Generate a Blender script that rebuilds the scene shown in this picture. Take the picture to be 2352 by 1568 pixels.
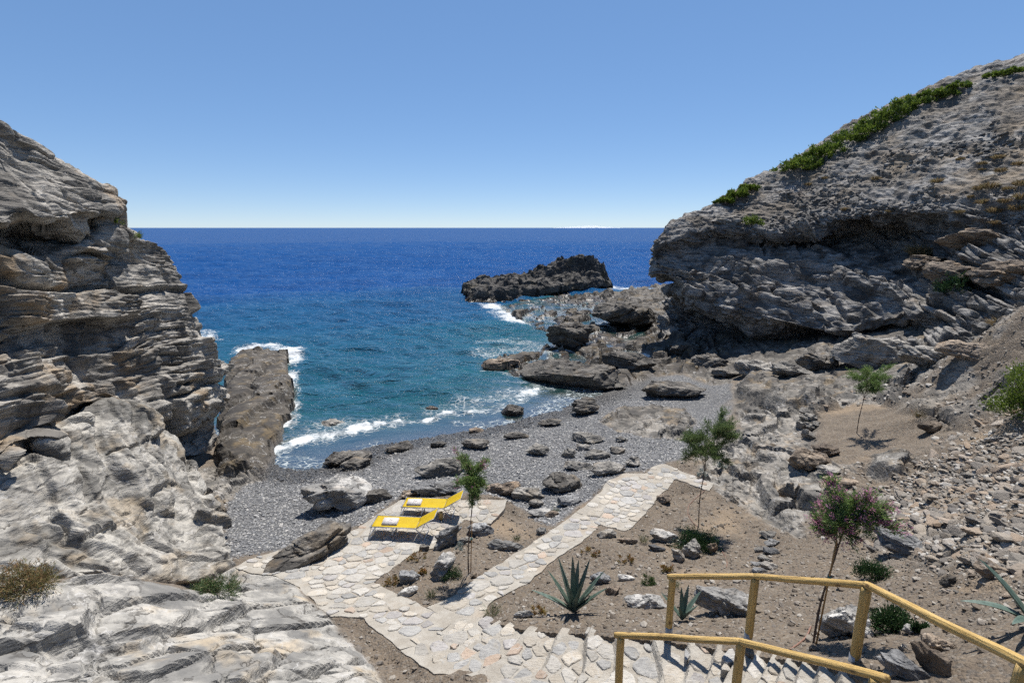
import bpy, bmesh, math, random
import numpy as np
from mathutils import Vector, Matrix

# ------------------------------------------------------------------ camera, sky, sun, exposure
scene = bpy.context.scene
for o in list(bpy.data.objects): bpy.data.objects.remove(o)
R = math.radians
CAM_Z = 10.2
FPX = 1176.0                       # focal length in the 2352 px wide measuring frame
PITCH = math.atan(261.0 / FPX)
cam_d = bpy.data.cameras.new('camera'); cam = bpy.data.objects.new('camera', cam_d)
scene.collection.objects.link(cam); scene.camera = cam
cam.location = (0, 0, CAM_Z); cam.rotation_euler = (math.pi/2 - PITCH, 0, 0)
cam_d.sensor_width = 36; cam_d.lens = 18; cam_d.clip_start = 0.05; cam_d.clip_end = 90000

SUN_AZ, SUN_EL = R(19), R(64)      # azimuth to the right of straight ahead
world = bpy.data.worlds.new('World'); scene.world = world; world.use_nodes = True
wn = world.node_tree.nodes; wl = world.node_tree.links; wn.clear()
sky = wn.new('ShaderNodeTexSky'); sky.sky_type = 'NISHITA'; sky.sun_disc = False
sky.sun_elevation = SUN_EL; sky.sun_rotation = SUN_AZ
sky.altitude = 0; sky.air_density = 0.6; sky.dust_density = 0.0; sky.ozone_density = 10.0
bg = wn.new('ShaderNodeBackground'); bg.inputs['Strength'].default_value = 0.15
wo = wn.new('ShaderNodeOutputWorld')
sky_g = wn.new('ShaderNodeGamma'); sky_g.inputs[1].default_value = .49
sky_h = wn.new('ShaderNodeHueSaturation'); sky_h.inputs['Hue'].default_value = .506; sky_h.inputs['Saturation'].default_value = 1.34; sky_h.inputs['Value'].default_value = 1.40
wl.new(sky.outputs[0], sky_g.inputs[0]); wl.new(sky_g.outputs[0], sky_h.inputs['Color']); wl.new(sky_h.outputs[0], bg.inputs['Color']); wl.new(bg.outputs[0], wo.inputs['Surface'])
sun_d = bpy.data.lights.new('sun', 'SUN'); sun_d.energy = 5.0; sun_d.angle = R(0.53); sun_d.color = (1.0, 0.955, 0.89)
sun = bpy.data.objects.new('sun', sun_d); scene.collection.objects.link(sun)
to_sun = Vector((math.sin(SUN_AZ)*math.cos(SUN_EL), math.cos(SUN_AZ)*math.cos(SUN_EL), math.sin(SUN_EL)))
sun.rotation_euler = to_sun.to_track_quat('Z', 'Y').to_euler(); sun.location = (0, 0, 60)
scene.view_settings.view_transform = 'Standard'; scene.view_settings.look = 'None'
scene.view_settings.exposure = 0.62; scene.view_settings.gamma = 1.0
scene.cycles.max_bounces = 5; scene.cycles.diffuse_bounces = 2; scene.cycles.glossy_bounces = 2
scene.cycles.transparent_max_bounces = 8; scene.cycles.transmission_bounces = 2
scene.cycles.sample_clamp_indirect = 3.0; scene.cycles.sample_clamp_direct = 1.3; scene.cycles.use_denoising = False; scene.cycles.adaptive_threshold = .02; scene.cycles.use_light_tree = False
world.cycles.sampling_method = 'MANUAL'; world.cycles.sample_map_resolution = 256

rng = np.random.default_rng(7); random.seed(7)

# ------------------------------------------------------------------ measuring helpers
CP, SP = math.cos(PITCH), math.sin(PITCH)
def ray(px, py):
    u = (px - 1176.0)/FPX; v = (784.0 - py)/FPX
    return np.array([u, CP + v*SP, -SP + v*CP])
ORI = np.array([0, 0, CAM_Z])
def atz(px, py, z):
    d = ray(px, py); t = (z - CAM_Z)/d[2]; return ORI + d*t
def aty(px, py, y):
    d = ray(px, py); return ORI + d*(y/d[1])
def att(px, py, t):
    return ORI + ray(px, py)*t

# ------------------------------------------------------------------ noise
def _h(ix, iy, iz, seed):
    h = (ix.astype(np.uint32)*np.uint32(374761393)) ^ (iy.astype(np.uint32)*np.uint32(668265263)) ^ (iz.astype(np.uint32)*np.uint32(2147483647)) ^ np.uint32((seed*2654435761) & 0xffffffff)
    h = (h ^ (h >> np.uint32(13)))*np.uint32(1274126177)
    h = (h ^ (h >> np.uint32(16)))*np.uint32(2246822519)
    h = h ^ (h >> np.uint32(15))
    return h.astype(np.float64)/4294967295.0
def rnd3(a, b, c, seed=0):
    a, b, c = [np.asarray(q).astype(np.int64) for q in (a, b, c)]
    a, b, c = np.broadcast_arrays(a, b, c)
    return _h(a & 0xffffffff, b & 0xffffffff, c & 0xffffffff, seed)
def vnoise(p, seed=0):
    f = np.floor(p); i = f.astype(np.int64); w = p - f; w = w*w*w*(w*(w*6-15)+10)
    x0, y0, z0 = [(i[:, k]) & 0xffffffff for k in range(3)]
    x1, y1, z1 = [(i[:, k]+1) & 0xffffffff for k in range(3)]
    c = lambda a, b, d: _h(a, b, d, seed)
    wx, wy, wz = w[:, 0], w[:, 1], w[:, 2]
    a = c(x0,y0,z0)*(1-wx)+c(x1,y0,z0)*wx; b = c(x0,y1,z0)*(1-wx)+c(x1,y1,z0)*wx
    d = c(x0,y0,z1)*(1-wx)+c(x1,y0,z1)*wx; e = c(x0,y1,z1)*(1-wx)+c(x1,y1,z1)*wx
    return ((a*(1-wy)+b*wy)*(1-wz) + (d*(1-wy)+e*wy)*wz)*2 - 1
def fbm(p, o=4, seed=0, gain=.5):
    s = 0; a = 1.0; t = 0; q = np.array(p, dtype=float)
    for k in range(o):
        s = s + a*vnoise(q, seed+k*17); t += a; a *= gain; q = q*2.03 + 11.3
    return s/t
def axes(n):
    n = np.array(n, float); n /= np.linalg.norm(n)
    a = np.cross(n, [0, 1, 0.03]); a /= np.linalg.norm(a); b = np.cross(n, a); return n, a, b
def plates(x, y, cell, seed, el=1.0, ang=0.0):
    """irregular flat plates: (random per plate, second random, distance to the joint in metres, offset from plate centre)"""
    c, s = math.cos(ang), math.sin(ang); u = (x*c+y*s)/(cell*el); v = (-x*s+y*c)/cell
    q = np.c_[x, y, x*0]*(.9/cell); u = u + .22*vnoise(q, seed+4); v = v + .22*vnoise(q, seed+5)
    iu, iv = np.floor(u), np.floor(v); d1 = np.full(len(x), 9.); d2 = d1.copy(); bu = iu.copy(); bv = iv.copy(); ox = d1*0; oy = d1*0
    for a in (-1, 0, 1):
        for b in (-1, 0, 1):
            cu, cv = iu+a, iv+b; su = cu+.1+.8*rnd3(cu, cv, 0*cu, seed); sv = cv+.1+.8*rnd3(cu, cv, 0*cu+1, seed); d = np.hypot(u-su, v-sv)
            n = d < d1; d2 = np.where(n, d1, np.minimum(d2, d)); d1 = np.where(n, d, d1); bu = np.where(n, cu, bu); bv = np.where(n, cv, bv); ox = np.where(n, u-su, ox); oy = np.where(n, v-sv, oy)
    return rnd3(bu, bv, 0*bu, seed+2), rnd3(bu, bv, 0*bu, seed+3), (d2-d1)*.5*cell, ox*cell*el, oy*cell
def smooth(x, a, b):
    t = np.clip((x-a)/(b-a), 0, 1); return t*t*(3-2*t)
def strata(p, n, thick, cell, amp, groove, seed, warp=.5, wf=.35, el=(1., 1.)):
    """layered, block-jointed rock: offset for each layer and block, grooves at the bedding joints"""
    n, a, b = axes(n)
    w = fbm(p*wf, 3, seed)*warp
    s = (p@n + w)/thick
    s = s + .35*vnoise(np.c_[p@a*.25/thick, p@b*.25/thick, s*.0], seed+5)
    L = np.floor(s); f = s - L
    lr = rnd3(L, L*0, L*0, seed+9)
    jit = vnoise(p*(1.4/cell), seed+3)*.35
    ca = (p@a)/(cell*el[0]*(.6+.9*lr)) + lr*37 + jit; cb = (p@b)/(cell*el[1]*(.6+.9*lr)) + lr*91 + jit
    fa = np.floor(ca); fb = np.floor(cb)
    r = rnd3(L, fa, fb, seed+1)
    cs = cell*(.6+.9*lr)
    de = np.minimum(np.minimum(f, 1-f)*thick, np.minimum(np.minimum(ca-fa, 1-ca+fa), np.minimum(cb-fb, 1-cb+fb))*cs)
    w_ = .035+.10*thick
    k = smooth(de, 0, w_)
    tilt = (f-.5)*(rnd3(L, fa, fb, seed+2)-.3)*.9 + (ca-fa-.5)*(rnd3(L, fa, fb, seed+3)-.5)*.8
    return (amp*(.55*(lr-.5) + (r-.5) + tilt) + groove)*k - groove

# ------------------------------------------------------------------ mesh helpers
C = scene.collection
def mesh_np(name, V, F, mat=None, parent=None, smooth_shade=False, attrs=None, loc=None):
    V = np.asarray(V, np.float32); me = bpy.data.meshes.new(name)
    me.vertices.add(len(V)); me.vertices.foreach_set('co', V.ravel())
    groups = F if isinstance(F, list) else [F]
    groups = [np.asarray(g, np.int32) for g in groups if len(g)]
    nl = sum(g.size for g in groups); nf = sum(len(g) for g in groups)
    me.loops.add(nl); me.polygons.add(nf)
    me.loops.foreach_set('vertex_index', np.concatenate([g.ravel() for g in groups]))
    tot = np.concatenate([np.full(len(g), g.shape[1], np.int32) for g in groups])
    st = np.concatenate([[0], np.cumsum(tot)[:-1]]).astype(np.int32)
    me.polygons.foreach_set('loop_start', st); me.polygons.foreach_set('loop_total', tot)
    me.polygons.foreach_set('use_smooth', np.full(nf, smooth_shade, bool))
    if attrs:
        for k, a in attrs.items():
            a = np.asarray(a, np.float32)
            if a.ndim == 1:
                at = me.attributes.new(k, 'FLOAT', 'POINT'); at.data.foreach_set('value', a)
            else:
                at = me.attributes.new(k, 'FLOAT_COLOR', 'POINT'); at.data.foreach_set('color', a.ravel())
    me.update(calc_edges=True)
    if mat: me.materials.append(mat)
    o = bpy.data.objects.new(name, me); C.objects.link(o)
    if parent: o.parent = parent
    if loc is not None: o.location = loc
    return o
def grid_faces(nr, nc):
    i = np.arange(nr*nc).reshape(nr, nc)
    return np.stack([i[:-1, :-1], i[:-1, 1:], i[1:, 1:], i[1:, :-1]], -1).reshape(-1, 4)
def compact(V, F, attrs=None):
    used = np.zeros(len(V), bool); used[F.ravel()] = True
    m = np.cumsum(used)-1
    return V[used], m[F], ({k: a[used] for k, a in attrs.items()} if attrs else None)
def tag(o, label=None, cat=None, group=None, kind=None):
    if label: o['label'] = label
    if cat: o['category'] = cat
    if group: o['group'] = group
    if kind: o['kind'] = kind
    return o
def empty(name, loc, rz=0):
    o = bpy.data.objects.new(name, None); C.objects.link(o); o.location = loc; o.rotation_euler = (0, 0, rz); return o
def tube_np(pts, radii, seg=8, cap=True):
    pts = np.asarray(pts, float); n = len(pts)
    radii = np.full(n, radii) if np.isscalar(radii) else np.asarray(radii)
    V = []; up = np.array([0, 0, 1.0])
    for i in range(n):
        d = pts[min(i+1, n-1)] - pts[max(i-1, 0)]; d = d/(np.linalg.norm(d)+1e-9)
        a = np.cross(d, up if abs(d[2]) < .95 else np.array([1., 0, 0])); a /= np.linalg.norm(a); b = np.cross(a, d)
        th = np.arange(seg)*2*np.pi/seg
        V.append(pts[i] + radii[i]*(np.cos(th)[:, None]*a + np.sin(th)[:, None]*b))
    V = np.concatenate(V); F = []
    for i in range(n-1):
        for k in range(seg):
            k2 = (k+1) % seg; F.append((i*seg+k, i*seg+k2, (i+1)*seg+k2, (i+1)*seg+k))
    F = [np.array(F)]
    if cap:
        m = len(V); V = np.concatenate([V, pts[:1], pts[-1:]])
        T = [(m, (k+1) % seg, k) for k in range(seg)] + [(m+1, (n-1)*seg+k, (n-1)*seg+(k+1) % seg) for k in range(seg)]
        F.append(np.array(T))
    return V, F
def join(parts):
    V = []; Q = []; T = []; n = 0
    for v, f in parts:
        for g in (f if isinstance(f, list) else [f]):
            g = np.asarray(g)
            if len(g) == 0: continue
            (Q if g.shape[1] == 4 else T).append(g+n)
        V.append(v); n += len(v)
    F = []
    if Q: F.append(np.concatenate(Q))
    if T: F.append(np.concatenate(T))
    return np.concatenate(V), F
def box_np(c, s, Rm=None):
    v = np.array([[x, y, z] for x in (-.5, .5) for y in (-.5, .5) for z in (-.5, .5)])*np.array(s)
    if Rm is not None: v = v@np.array(Rm).T
    return v + np.array(c), [np.array([(0,1,3,2),(4,6,7,5),(0,4,5,1),(2,3,7,6),(0,2,6,4),(1,5,7,3)])]

# ------------------------------------------------------------------ material helper
ALB = .66          # measured colours are relative to paper white; this brings them to real-world reflectance
class NT:
    def __init__(self, name):
        self.m = bpy.data.materials.new(name); self.m.use_nodes = True
        self.t = self.m.node_tree; self.t.nodes.clear()
        self.out = self.t.nodes.new('ShaderNodeOutputMaterial')
    def n(self, typ, **kw):
        nd = self.t.nodes.new('ShaderNode'+typ)
        for k, v in kw.items():
            if hasattr(nd, k) and k not in nd.inputs: setattr(nd, k, v)
        for k, v in kw.items():
            key = k.replace('_', ' ')
            for s in nd.inputs:
                if s.name == key or s.name == k: self.set(s, v); break
        return nd
    def set(self, s, v):
        if isinstance(v, bpy.types.NodeSocket): self.t.links.new(v, s)
        elif isinstance(v, (tuple, list)) and s.type == 'RGBA' and len(v) == 3: s.default_value = (*v, 1)
        else: s.default_value = v
    def math(self, op, a, b=0.0, c=None, clamp=False):
        nd = self.t.nodes.new('ShaderNodeMath'); nd.operation = op; nd.use_clamp = clamp
        self.set(nd.inputs[0], a); self.set(nd.inputs[1], b)
        if c is not None: self.set(nd.inputs[2], c)
        return nd.outputs[0]
    def mix(self, f, a, b, mode='MIX'):
        nd = self.t.nodes.new('ShaderNodeMix'); nd.data_type = 'RGBA'; nd.blend_type = mode
        self.set(nd.inputs[0], f); self.set(nd.inputs[6], a); self.set(nd.inputs[7], b); return nd.outputs[2]
    def step(self, x, a, b, lo=0.0, hi=1.0):
        nd = self.t.nodes.new('ShaderNodeMapRange'); nd.interpolation_type = 'SMOOTHSTEP'
        for k, v in enumerate((x, a, b, lo, hi)): self.set(nd.inputs[k], v)
        return nd.outputs[0]
    def noise(self, vec, scale, detail=5, rough=.55, dist=0.0):
        nd = self.t.nodes.new('ShaderNodeTexNoise'); self.set(nd.inputs['Vector'], vec)
        for k, v in (('Scale', scale), ('Detail', detail), ('Roughness', rough), ('Distortion', dist)): self.set(nd.inputs[k], v)
        return nd.outputs['Fac']
    def voro(self, vec, scale, feature='F1', rand=1.0):
        nd = self.t.nodes.new('ShaderNodeTexVoronoi'); nd.feature = feature
        self.set(nd.inputs['Vector'], vec); self.set(nd.inputs['Scale'], scale); self.set(nd.inputs['Randomness'], rand); return nd
    def mapping(self, vec, rot=(0, 0, 0), scale=(1, 1, 1), loc=(0, 0, 0)):
        nd = self.t.nodes.new('ShaderNodeMapping'); self.set(nd.inputs['Vector'], vec)
        nd.inputs['Rotation'].default_value = rot; nd.inputs['Scale'].default_value = scale; self.set(nd.inputs['Location'], loc); return nd.outputs[0]
    def vmath(self, op, a, b):
        nd = self.t.nodes.new('ShaderNodeVectorMath'); nd.operation = op; self.set(nd.inputs[0], a); self.set(nd.inputs[1], b); return nd.outputs[0]
    def bump(self, h, strength, dist, normal=None):
        nd = self.t.nodes.new('ShaderNodeBump'); self.set(nd.inputs['Strength'], strength); self.set(nd.inputs['Distance'], dist); self.set(nd.inputs['Height'], h)
        if normal is not None: self.set(nd.inputs['Normal'], normal)
        return nd.outputs[0]
    def bsdf(self, **kw):
        nd = self.t.nodes.new('ShaderNodeBsdfPrincipled')
        for k, v in kw.items(): self.set(nd.inputs[k.replace('_', ' ')], v)
        if 'Base_Color' in kw: self.set(nd.inputs['Base Color'], self.mix(1.0, kw['Base_Color'], (ALB, ALB, ALB), 'MULTIPLY'))
        return nd.outputs[0]
    def finish(self, sh):
        self.t.links.new(sh, self.out.inputs['Surface']); return self.m
    def pos(self): return self.n('NewGeometry').outputs['Position']
    def objco(self):
        tc = self.n('TexCoord').outputs['Object']; oi = self.n('ObjectInfo').outputs['Random']
        cx = self.t.nodes.new('ShaderNodeCombineXYZ')
        for k in range(3): self.set(cx.inputs[k], self.math('MULTIPLY', oi, 37.0+13*k))
        return self.vmath('ADD', tc, cx.outputs[0]), oi
    def attr(self, name, fac=True):
        nd = self.n('Attribute', attribute_name=name); return nd.outputs['Fac'] if fac else nd.outputs['Color']
    def sep(self, v):
        nd = self.t.nodes.new('ShaderNodeSeparateXYZ'); self.set(nd.inputs[0], v); return nd.outputs

def rock_nodes(N, co, light, mid, dark, bed, k=1.0, stain=.35, stain_col=(.36, .24, .12), vein=.5, thin=5.0):
    """colour and height sockets of bedded limestone / schist in metres"""
    w = N.t.nodes.new('ShaderNodeTexNoise'); N.set(w.inputs['Vector'], co); w.inputs['Scale'].default_value = .75*k; w.inputs['Detail'].default_value = 3.5; w.inputs['Roughness'].default_value = .62
    ws = N.n('SeparateColor'); N.set(ws.inputs[0], w.outputs['Color'])
    wv = N.vmath('SCALE', w.outputs['Color'], (0, 0, 0)); wv.node.inputs['Scale'].default_value = .20/k
    cw = N.vmath('ADD', co, wv)
    bc = N.mapping(cw, bed, (1.0*k, 1.0*k, thin*k))
    st = N.noise(bc, 1.2, 5, .60)
    vo = N.voro(N.mapping(cw, bed, (.75*k, 1.05*k, 1.6*k)), 1.3); vs = N.n('SeparateColor'); N.set(vs.inputs[0], vo.outputs['Color'])
    sz = N.sep(bc)[2]
    ph = N.math('MULTIPLY_ADD', vs.outputs[0], 4.0, N.math('MULTIPLY_ADD', sz, .95, N.math('MULTIPLY', st, 1.7)))
    saw = N.math('FRACT', ph)                       # plates stepping along the bedding, broken at the joints
    crack = N.step(saw, .0, N.math('MULTIPLY_ADD', vs.outputs[1], .16, .05)); seam = saw
    fine = N.noise(bc, 6.0, 5, .68)
    col = N.mix(N.step(ws.outputs[0], .38, .60), mid, light)
    col = N.mix(N.step(st, .52, .36, 0, .75), col, dark)
    col = N.mix(N.step(ws.outputs[1], .50, .60, 0, .75), col, dark)
    col = N.mix(N.step(ws.outputs[2], .53, .66, 0, stain), col, stain_col)
    vn = N.math('ABSOLUTE', N.math('SUBTRACT', N.math('ADD', ws.outputs[1], N.math('MULTIPLY', N.math('SUBTRACT', fine, .5), .03)), .46))
    col = N.mix(N.math('MULTIPLY', N.step(vn, .008, .002), vein*.8), col, (.66, .64, .61))
    col = N.mix(N.step(fine, .30, .58, .6, 0), col, dark)
    col = N.mix(N.math('MULTIPLY', N.math('SUBTRACT', 1.0, crack), N.math('MULTIPLY_ADD', vs.outputs[2], .5, .45)), col, (.05, .043, .036))
    h = N.math('MULTIPLY_ADD', fine, .035, N.math('MULTIPLY_ADD', st, .05, N.math('MULTIPLY', seam, .075)))
    return col, h

def mat_rock(name, light, mid, dark, bed=(.2, .3, 0), k=1.0, stain=.35, stain_col=(.36, .24, .12), vein=.5, thin=5.0, obj=False, wet_z=None, bump=1.0, weed=0.0, hill=False):
    N = NT(name)
    if obj: co, oi = N.objco()
    else: co = N.pos()
    col, h = rock_nodes(N, co, light, mid, dark, bed, k, stain, stain_col, vein, thin)
    if obj:
        oi2 = N.math('MULTIPLY_ADD', oi, .5, .75)
        col = N.mix(1.0, col, N.math('MULTIPLY', oi2, 1.0), 'MULTIPLY')
    if hill:
        hm = N.math('MULTIPLY', N.attr('hill'), N.step(N.noise(co, .22, 5, .6), .42, .60)); soil = N.mix(N.step(N.noise(co, .10, 3), .4, .65), (.15, .132, .112), (.27, .20, .125)); col = N.mix(N.math('MULTIPLY', hm, .75), col, soil)
    rough = .88
    if wet_z is not None:
        p = N.pos(); z = N.sep(p)[2]
        nz = N.math('ADD', z, N.math('MULTIPLY', N.math('SUBTRACT', N.noise(p, 1.3, 4), .5), .5))
        wet = N.step(nz, wet_z+.16, wet_z-.12)
        if weed:
            wd = N.math('MULTIPLY', N.step(nz, wet_z-.02, wet_z-.25), N.step(N.noise(p, 2.6, 5, .6), .47, .6, 0, weed))
            col = N.mix(wd, col, (.30, .17, .03))
        col = N.mix(wet, col, N.mix(1.0, col, (.40, .37, .34), 'MULTIPLY'))
        rough = N.math('SUBTRACT', .88, N.math('MULTIPLY', wet, .5))
    nb = N.bump(h, bump, 1.0)
    return N.finish(N.bsdf(Base_Color=col, Roughness=rough, Specular_IOR_Level=.3, Normal=nb))

M = {}
M['cliff_left'] = mat_rock('limestone_cliff', (.54, .50, .44), (.37, .345, .305), (.13, .12, .107), (.30, .22, 0), .7, .6, (.40, .27, .14), .35, bump=.8)
M['buttress'] = mat_rock('pale_limestone', (.60, .565, .50), (.44, .415, .37), (.15, .143, .13), (.9, .5, 0), .9, .45, (.42, .31, .18), .6, 3.4, bump=.75)
M['cliff_right'] = mat_rock('grey_schist_cliff', (.42, .40, .375), (.285, .272, .255), (.085, .082, .078), (-.18, -.13, 0), .75, .30, (.27, .18, .10), .2, wet_z=.6, bump=.9, hill=True)
M['dark_rock'] = mat_rock('dark_sea_rock', (.17, .155, .135), (.105, .097, .088), (.045, .043, .04), (.2, .1, 0), .5, .35, (.20, .15, .07), .15, wet_z=.3, weed=.6)
M['boulder'] = mat_rock('beach_boulder_rock', (.46, .425, .375), (.33, .31, .275), (.14, .132, .12), (.3, .2, 0), 1.6, .30, (.42, .31, .19), .5, obj=True, bump=.6)
M['boulder_dark'] = mat_rock('dark_boulder_rock', (.26, .235, .20), (.17, .155, .135), (.07, .065, .06), (.3, .2, 0), 1.6, .35, (.28, .20, .11), .3, obj=True, wet_z=.28, weed=.35, bump=.6)
M['boulder_white'] = mat_rock('white_marble_rock', (.72, .69, .64), (.53, .51, .475), (.22, .215, .205), (.3, .2, 0), 1.6, .22, (.48, .36, .24), .6, obj=True, bump=.6)
M['boulder_tan'] = mat_rock('tan_block_rock', (.42, .335, .25), (.31, .24, .18), (.14, .11, .085), (.3, .2, 0), 1.6, .45, (.40, .26, .14), .3, obj=True, bump=.6)
M['boulder_grey'] = mat_rock('blue_grey_slab_rock', (.36, .36, .355), (.27, .27, .272), (.13, .13, .132), (.3, .2, 0), 1.6, .12, (.42, .33, .22), .8, obj=True, bump=.6)

# ------------------------------------------------------------------ terrain control points (measured pixel, height)
class TPS:
    def __init__(self, P, smooth_=1e-3):
        P = np.array(P, float); self.c = P[:, :2]; n = len(P)
        K = self.k(self.c, self.c) + np.eye(n)*smooth_
        A = np.zeros((n+3, n+3)); A[:n, :n] = K; A[:n, n] = 1; A[:n, n+1:] = self.c; A[n, :n] = 1; A[n+1:, :n] = self.c.T
        self.w = np.linalg.solve(A, np.concatenate([P[:, 2], [0, 0, 0]]))
    def k(self, a, b):
        d = ((a[:, None, :]-b[None])**2).sum(-1); return .5*d*np.log(d+1e-9)
    def __call__(self, x, y):
        x = np.asarray(x, float); sh = x.shape; q = np.c_[x.ravel(), np.asarray(y, float).ravel()]; out = np.empty(len(q)); n = len(self.c)
        for i in range(0, len(q), 40000):
            s = q[i:i+40000]; out[i:i+40000] = self.k(s, self.c)@self.w[:n] + self.w[n] + s@self.w[n+1:]
        return out.reshape(sh)

PATHP = [(570,1290,1.45),(634,1264,1.32),(820,1214,1.22),(920,1148,1.2),(1165,1146,1.25),(1129,1203,1.3),(1000,1240,1.3),(850,1240,1.3),(720,1300,1.5),
 (859,1338,1.75),(684,1346,1.85),(784,1419,2.35),(925,1369,2.0),(979,1394,2.2),(920,1493,2.75),(1040,1425,2.45),
 (1115,1314,2.0),(1283,1205,1.65),(1526,1064,1.4),(1449,1212,1.75),(1231,1319,2.05),(1628,1126,1.5),(1395,1105,1.4),
 (1106,1419,2.55),(1179,1428,3.0),(1408,1447,3.6),(1540,1458,3.87),(1722,1485,4.36),(1962,1525,5.37),(1300,1568,3.4),(1000,1540,2.95),(1500,1568,3.75)]
PW = [tuple(atz(*p)) for p in PATHP] + [(1.54,6.1,3.75),(2.8,5.25,4.5),(3.5,4.0,5.4),(3.46,2.95,6.2),(-.8,6.0,3.6)]
path_tps = TPS(PW, 2e-2)

GP = [(520,1285,1.15),(600,1200,.75),(560,1130,.42),(620,1098,.12),(700,1130,.40),(800,1110,.38),(760,1085,.12),(900,1075,.36),(860,1030,.02),(1000,1050,.40),(1100,1005,.16),(1000,1005,.0),
 (1200,1040,.52),(1300,1000,.42),(1240,955,.02),(1340,925,.04),(1500,900,.30),(1450,960,.52),(1600,900,.62),(1650,930,.8),(1500,1030,.82),(1400,1060,.8),(1200,1100,.8),(1100,1120,.9),(760,1200,.95),(880,1120,.75),
 (1190,1190,.9),(1180,1160,.85),(1250,1150,.95),(1330,1120,1.0),
 (960,1300,1.65),(1050,1260,1.5),(1150,1240,1.35),(1200,1205,1.15),(1090,1315,1.85),(900,1340,1.75),
 (1250,1380,2.4),(1310,1405,2.75),(1400,1350,2.5),(1500,1300,2.2),(1450,1250,1.9),(1600,1200,1.55),(1560,1120,1.15),(1700,1250,1.85),(1650,1300,2.3),(1500,1400,3.1),(1800,1350,3.2),(1850,1450,4.2),(1950,1300,3.3),(1600,1420,3.5),(1720,1400,3.6),
 (1700,1150,1.6),(1800,1150,1.85),(1750,1050,1.55),(1650,1000,1.1),(1850,1180,2.2),(1550,960,.85),(1780,1225,2.0),
 (1970,1000,2.5),(1900,960,2.2),(2050,1000,2.8),(2000,1060,2.65),(1950,1040,2.45),(1850,900,1.9),(1750,900,1.35),(1700,880,1.0),(1600,870,.5),(1860,1010,2.1),(1900,1100,2.3),
 (2100,960,3.4),(2200,900,4.2),(2352,960,5.3),(2352,850,5.6),(2200,810,4.6),(2352,720,7.2),(2100,850,3.4),(2000,850,2.6),(2180,990,3.7),
 (2080,1085,3.25),(2200,1020,4.15),(2352,985,5.2),(2100,1200,3.6),(2250,1150,4.5),(2352,1150,5.2),(2050,1250,3.35),(2200,1300,4.7),(2352,1300,5.6),(2100,1400,4.7),(2250,1420,5.4),(2352,1450,6.0),(2200,1530,5.8),(2100,1520,5.45),(2010,1150,2.75),
 (0,1568,4.5),(300,1568,4.25),(600,1568,4.0),(850,1568,3.4),(0,1440,4.1),(300,1450,3.7),(600,1450,3.15),(250,1318,3.45),(0,1345,3.95),(130,1330,3.7),(420,1350,3.05),(560,1385,2.6),(690,1405,2.55),(910,1550,3.0)]
GW = [tuple(atz(*p)) for p in GP] + [(a, b, c-.06) for a, b, c in PW]
def sb(px, py, z):
    p = atz(px, py, 0.0); return (p[0], p[1], z)
GW += [sb(700,960,-.9),sb(900,960,-.75),sb(1050,935,-.6),sb(750,850,-2.2),sb(1000,850,-2.0),sb(800,720,-5),sb(600,660,-8),sb(1000,640,-8),sb(1150,880,-.6),sb(1100,810,-1.8),sb(1210,790,-.7),sb(1000,720,-5),
       sb(1450,640,-6),sb(600,720,-5),sb(1320,900,-.12),sb(1200,930,-.25),sb(700,1020,-.25),sb(660,1060,-.1), sb(690,900,-1.6),(0,110,-10),(-60,110,-10),(60,110,-8),(-60,60,-8),
       (-8.6,10.8,1.4),(-10.2,10.4,1.6),(-7.6,11.0,1.2),(-9.5,13,1.0),(-12,17,.8),(-14,12,1.5),(-16,22,.6),(-20,14,1.5),
       (0,0,7.4),(-5,1,6.6),(5,.5,8.0),(-8,3,5.6),(8,3,7.2),(12,7,7.0),(20,12,8.0),(14,2,9),(30,18,9.5),(26,34,4),(18,44,1),(-1,4.6,4.6)]
ground_tps = TPS(GW, 5e-3)

def march(fn, px, py, n=900, tmax=140.):
    d = ray(px, py); t = np.geomspace(2.0, tmax, n); p = ORI + d[None]*t[:, None]
    g = p[:, 2] - fn(p[:, 0], p[:, 1]); k = np.where(g < 0)[0]
    if len(k) == 0: return p[-1]
    i = max(k[0], 1); f = g[i-1]/(g[i-1]-g[i]+1e-12); return p[i-1]*(1-f)+p[i]*f
def polyw(pts, fn=None, z=None):
    out = []
    for a in pts:
        if len(a) == 3: out.append(atz(*a)[:2])
        elif z is not None: out.append(atz(a[0], a[1], z)[:2])
        else: out.append(march(fn or ground_tps, a[0], a[1])[:2])
    return np.array(out)
def poly_sd(poly, x, y):
    """signed distance, negative inside"""
    x = np.asarray(x, float); y = np.asarray(y, float)
    d2 = np.full(x.shape, 1e18); ins = np.zeros(x.shape, bool); n = len(poly)
    for i in range(n):
        ax, ay = poly[i]; bx, by = poly[(i+1) % n]; ex, ey = bx-ax, by-ay
        t = np.clip(((x-ax)*ex+(y-ay)*ey)/(ex*ex+ey*ey+1e-12), 0, 1)
        d2 = np.minimum(d2, (x-ax-t*ex)**2+(y-ay-t*ey)**2)
        c = (ay > y) != (by > y)
        with np.errstate(divide='ignore', invalid='ignore'):
            xi = (bx-ax)*(y-ay)/(by-ay if by != ay else 1e-12)+ax
        ins ^= c & (x < xi)
    d = np.sqrt(d2); return np.where(ins, -d, d)
def line_d(poly, x, y):
    d2 = np.full(np.shape(x), 1e18)
    for (ax, ay), (bx, by) in zip(poly[:-1], poly[1:]):
        ex, ey = bx-ax, by-ay; t = np.clip(((x-ax)*ex+(y-ay)*ey)/(ex*ex+ey*ey+1e-12), 0, 1)
        d2 = np.minimum(d2, (x-ax-t*ex)**2+(y-ay-t*ey)**2)
    return np.sqrt(d2)

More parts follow.
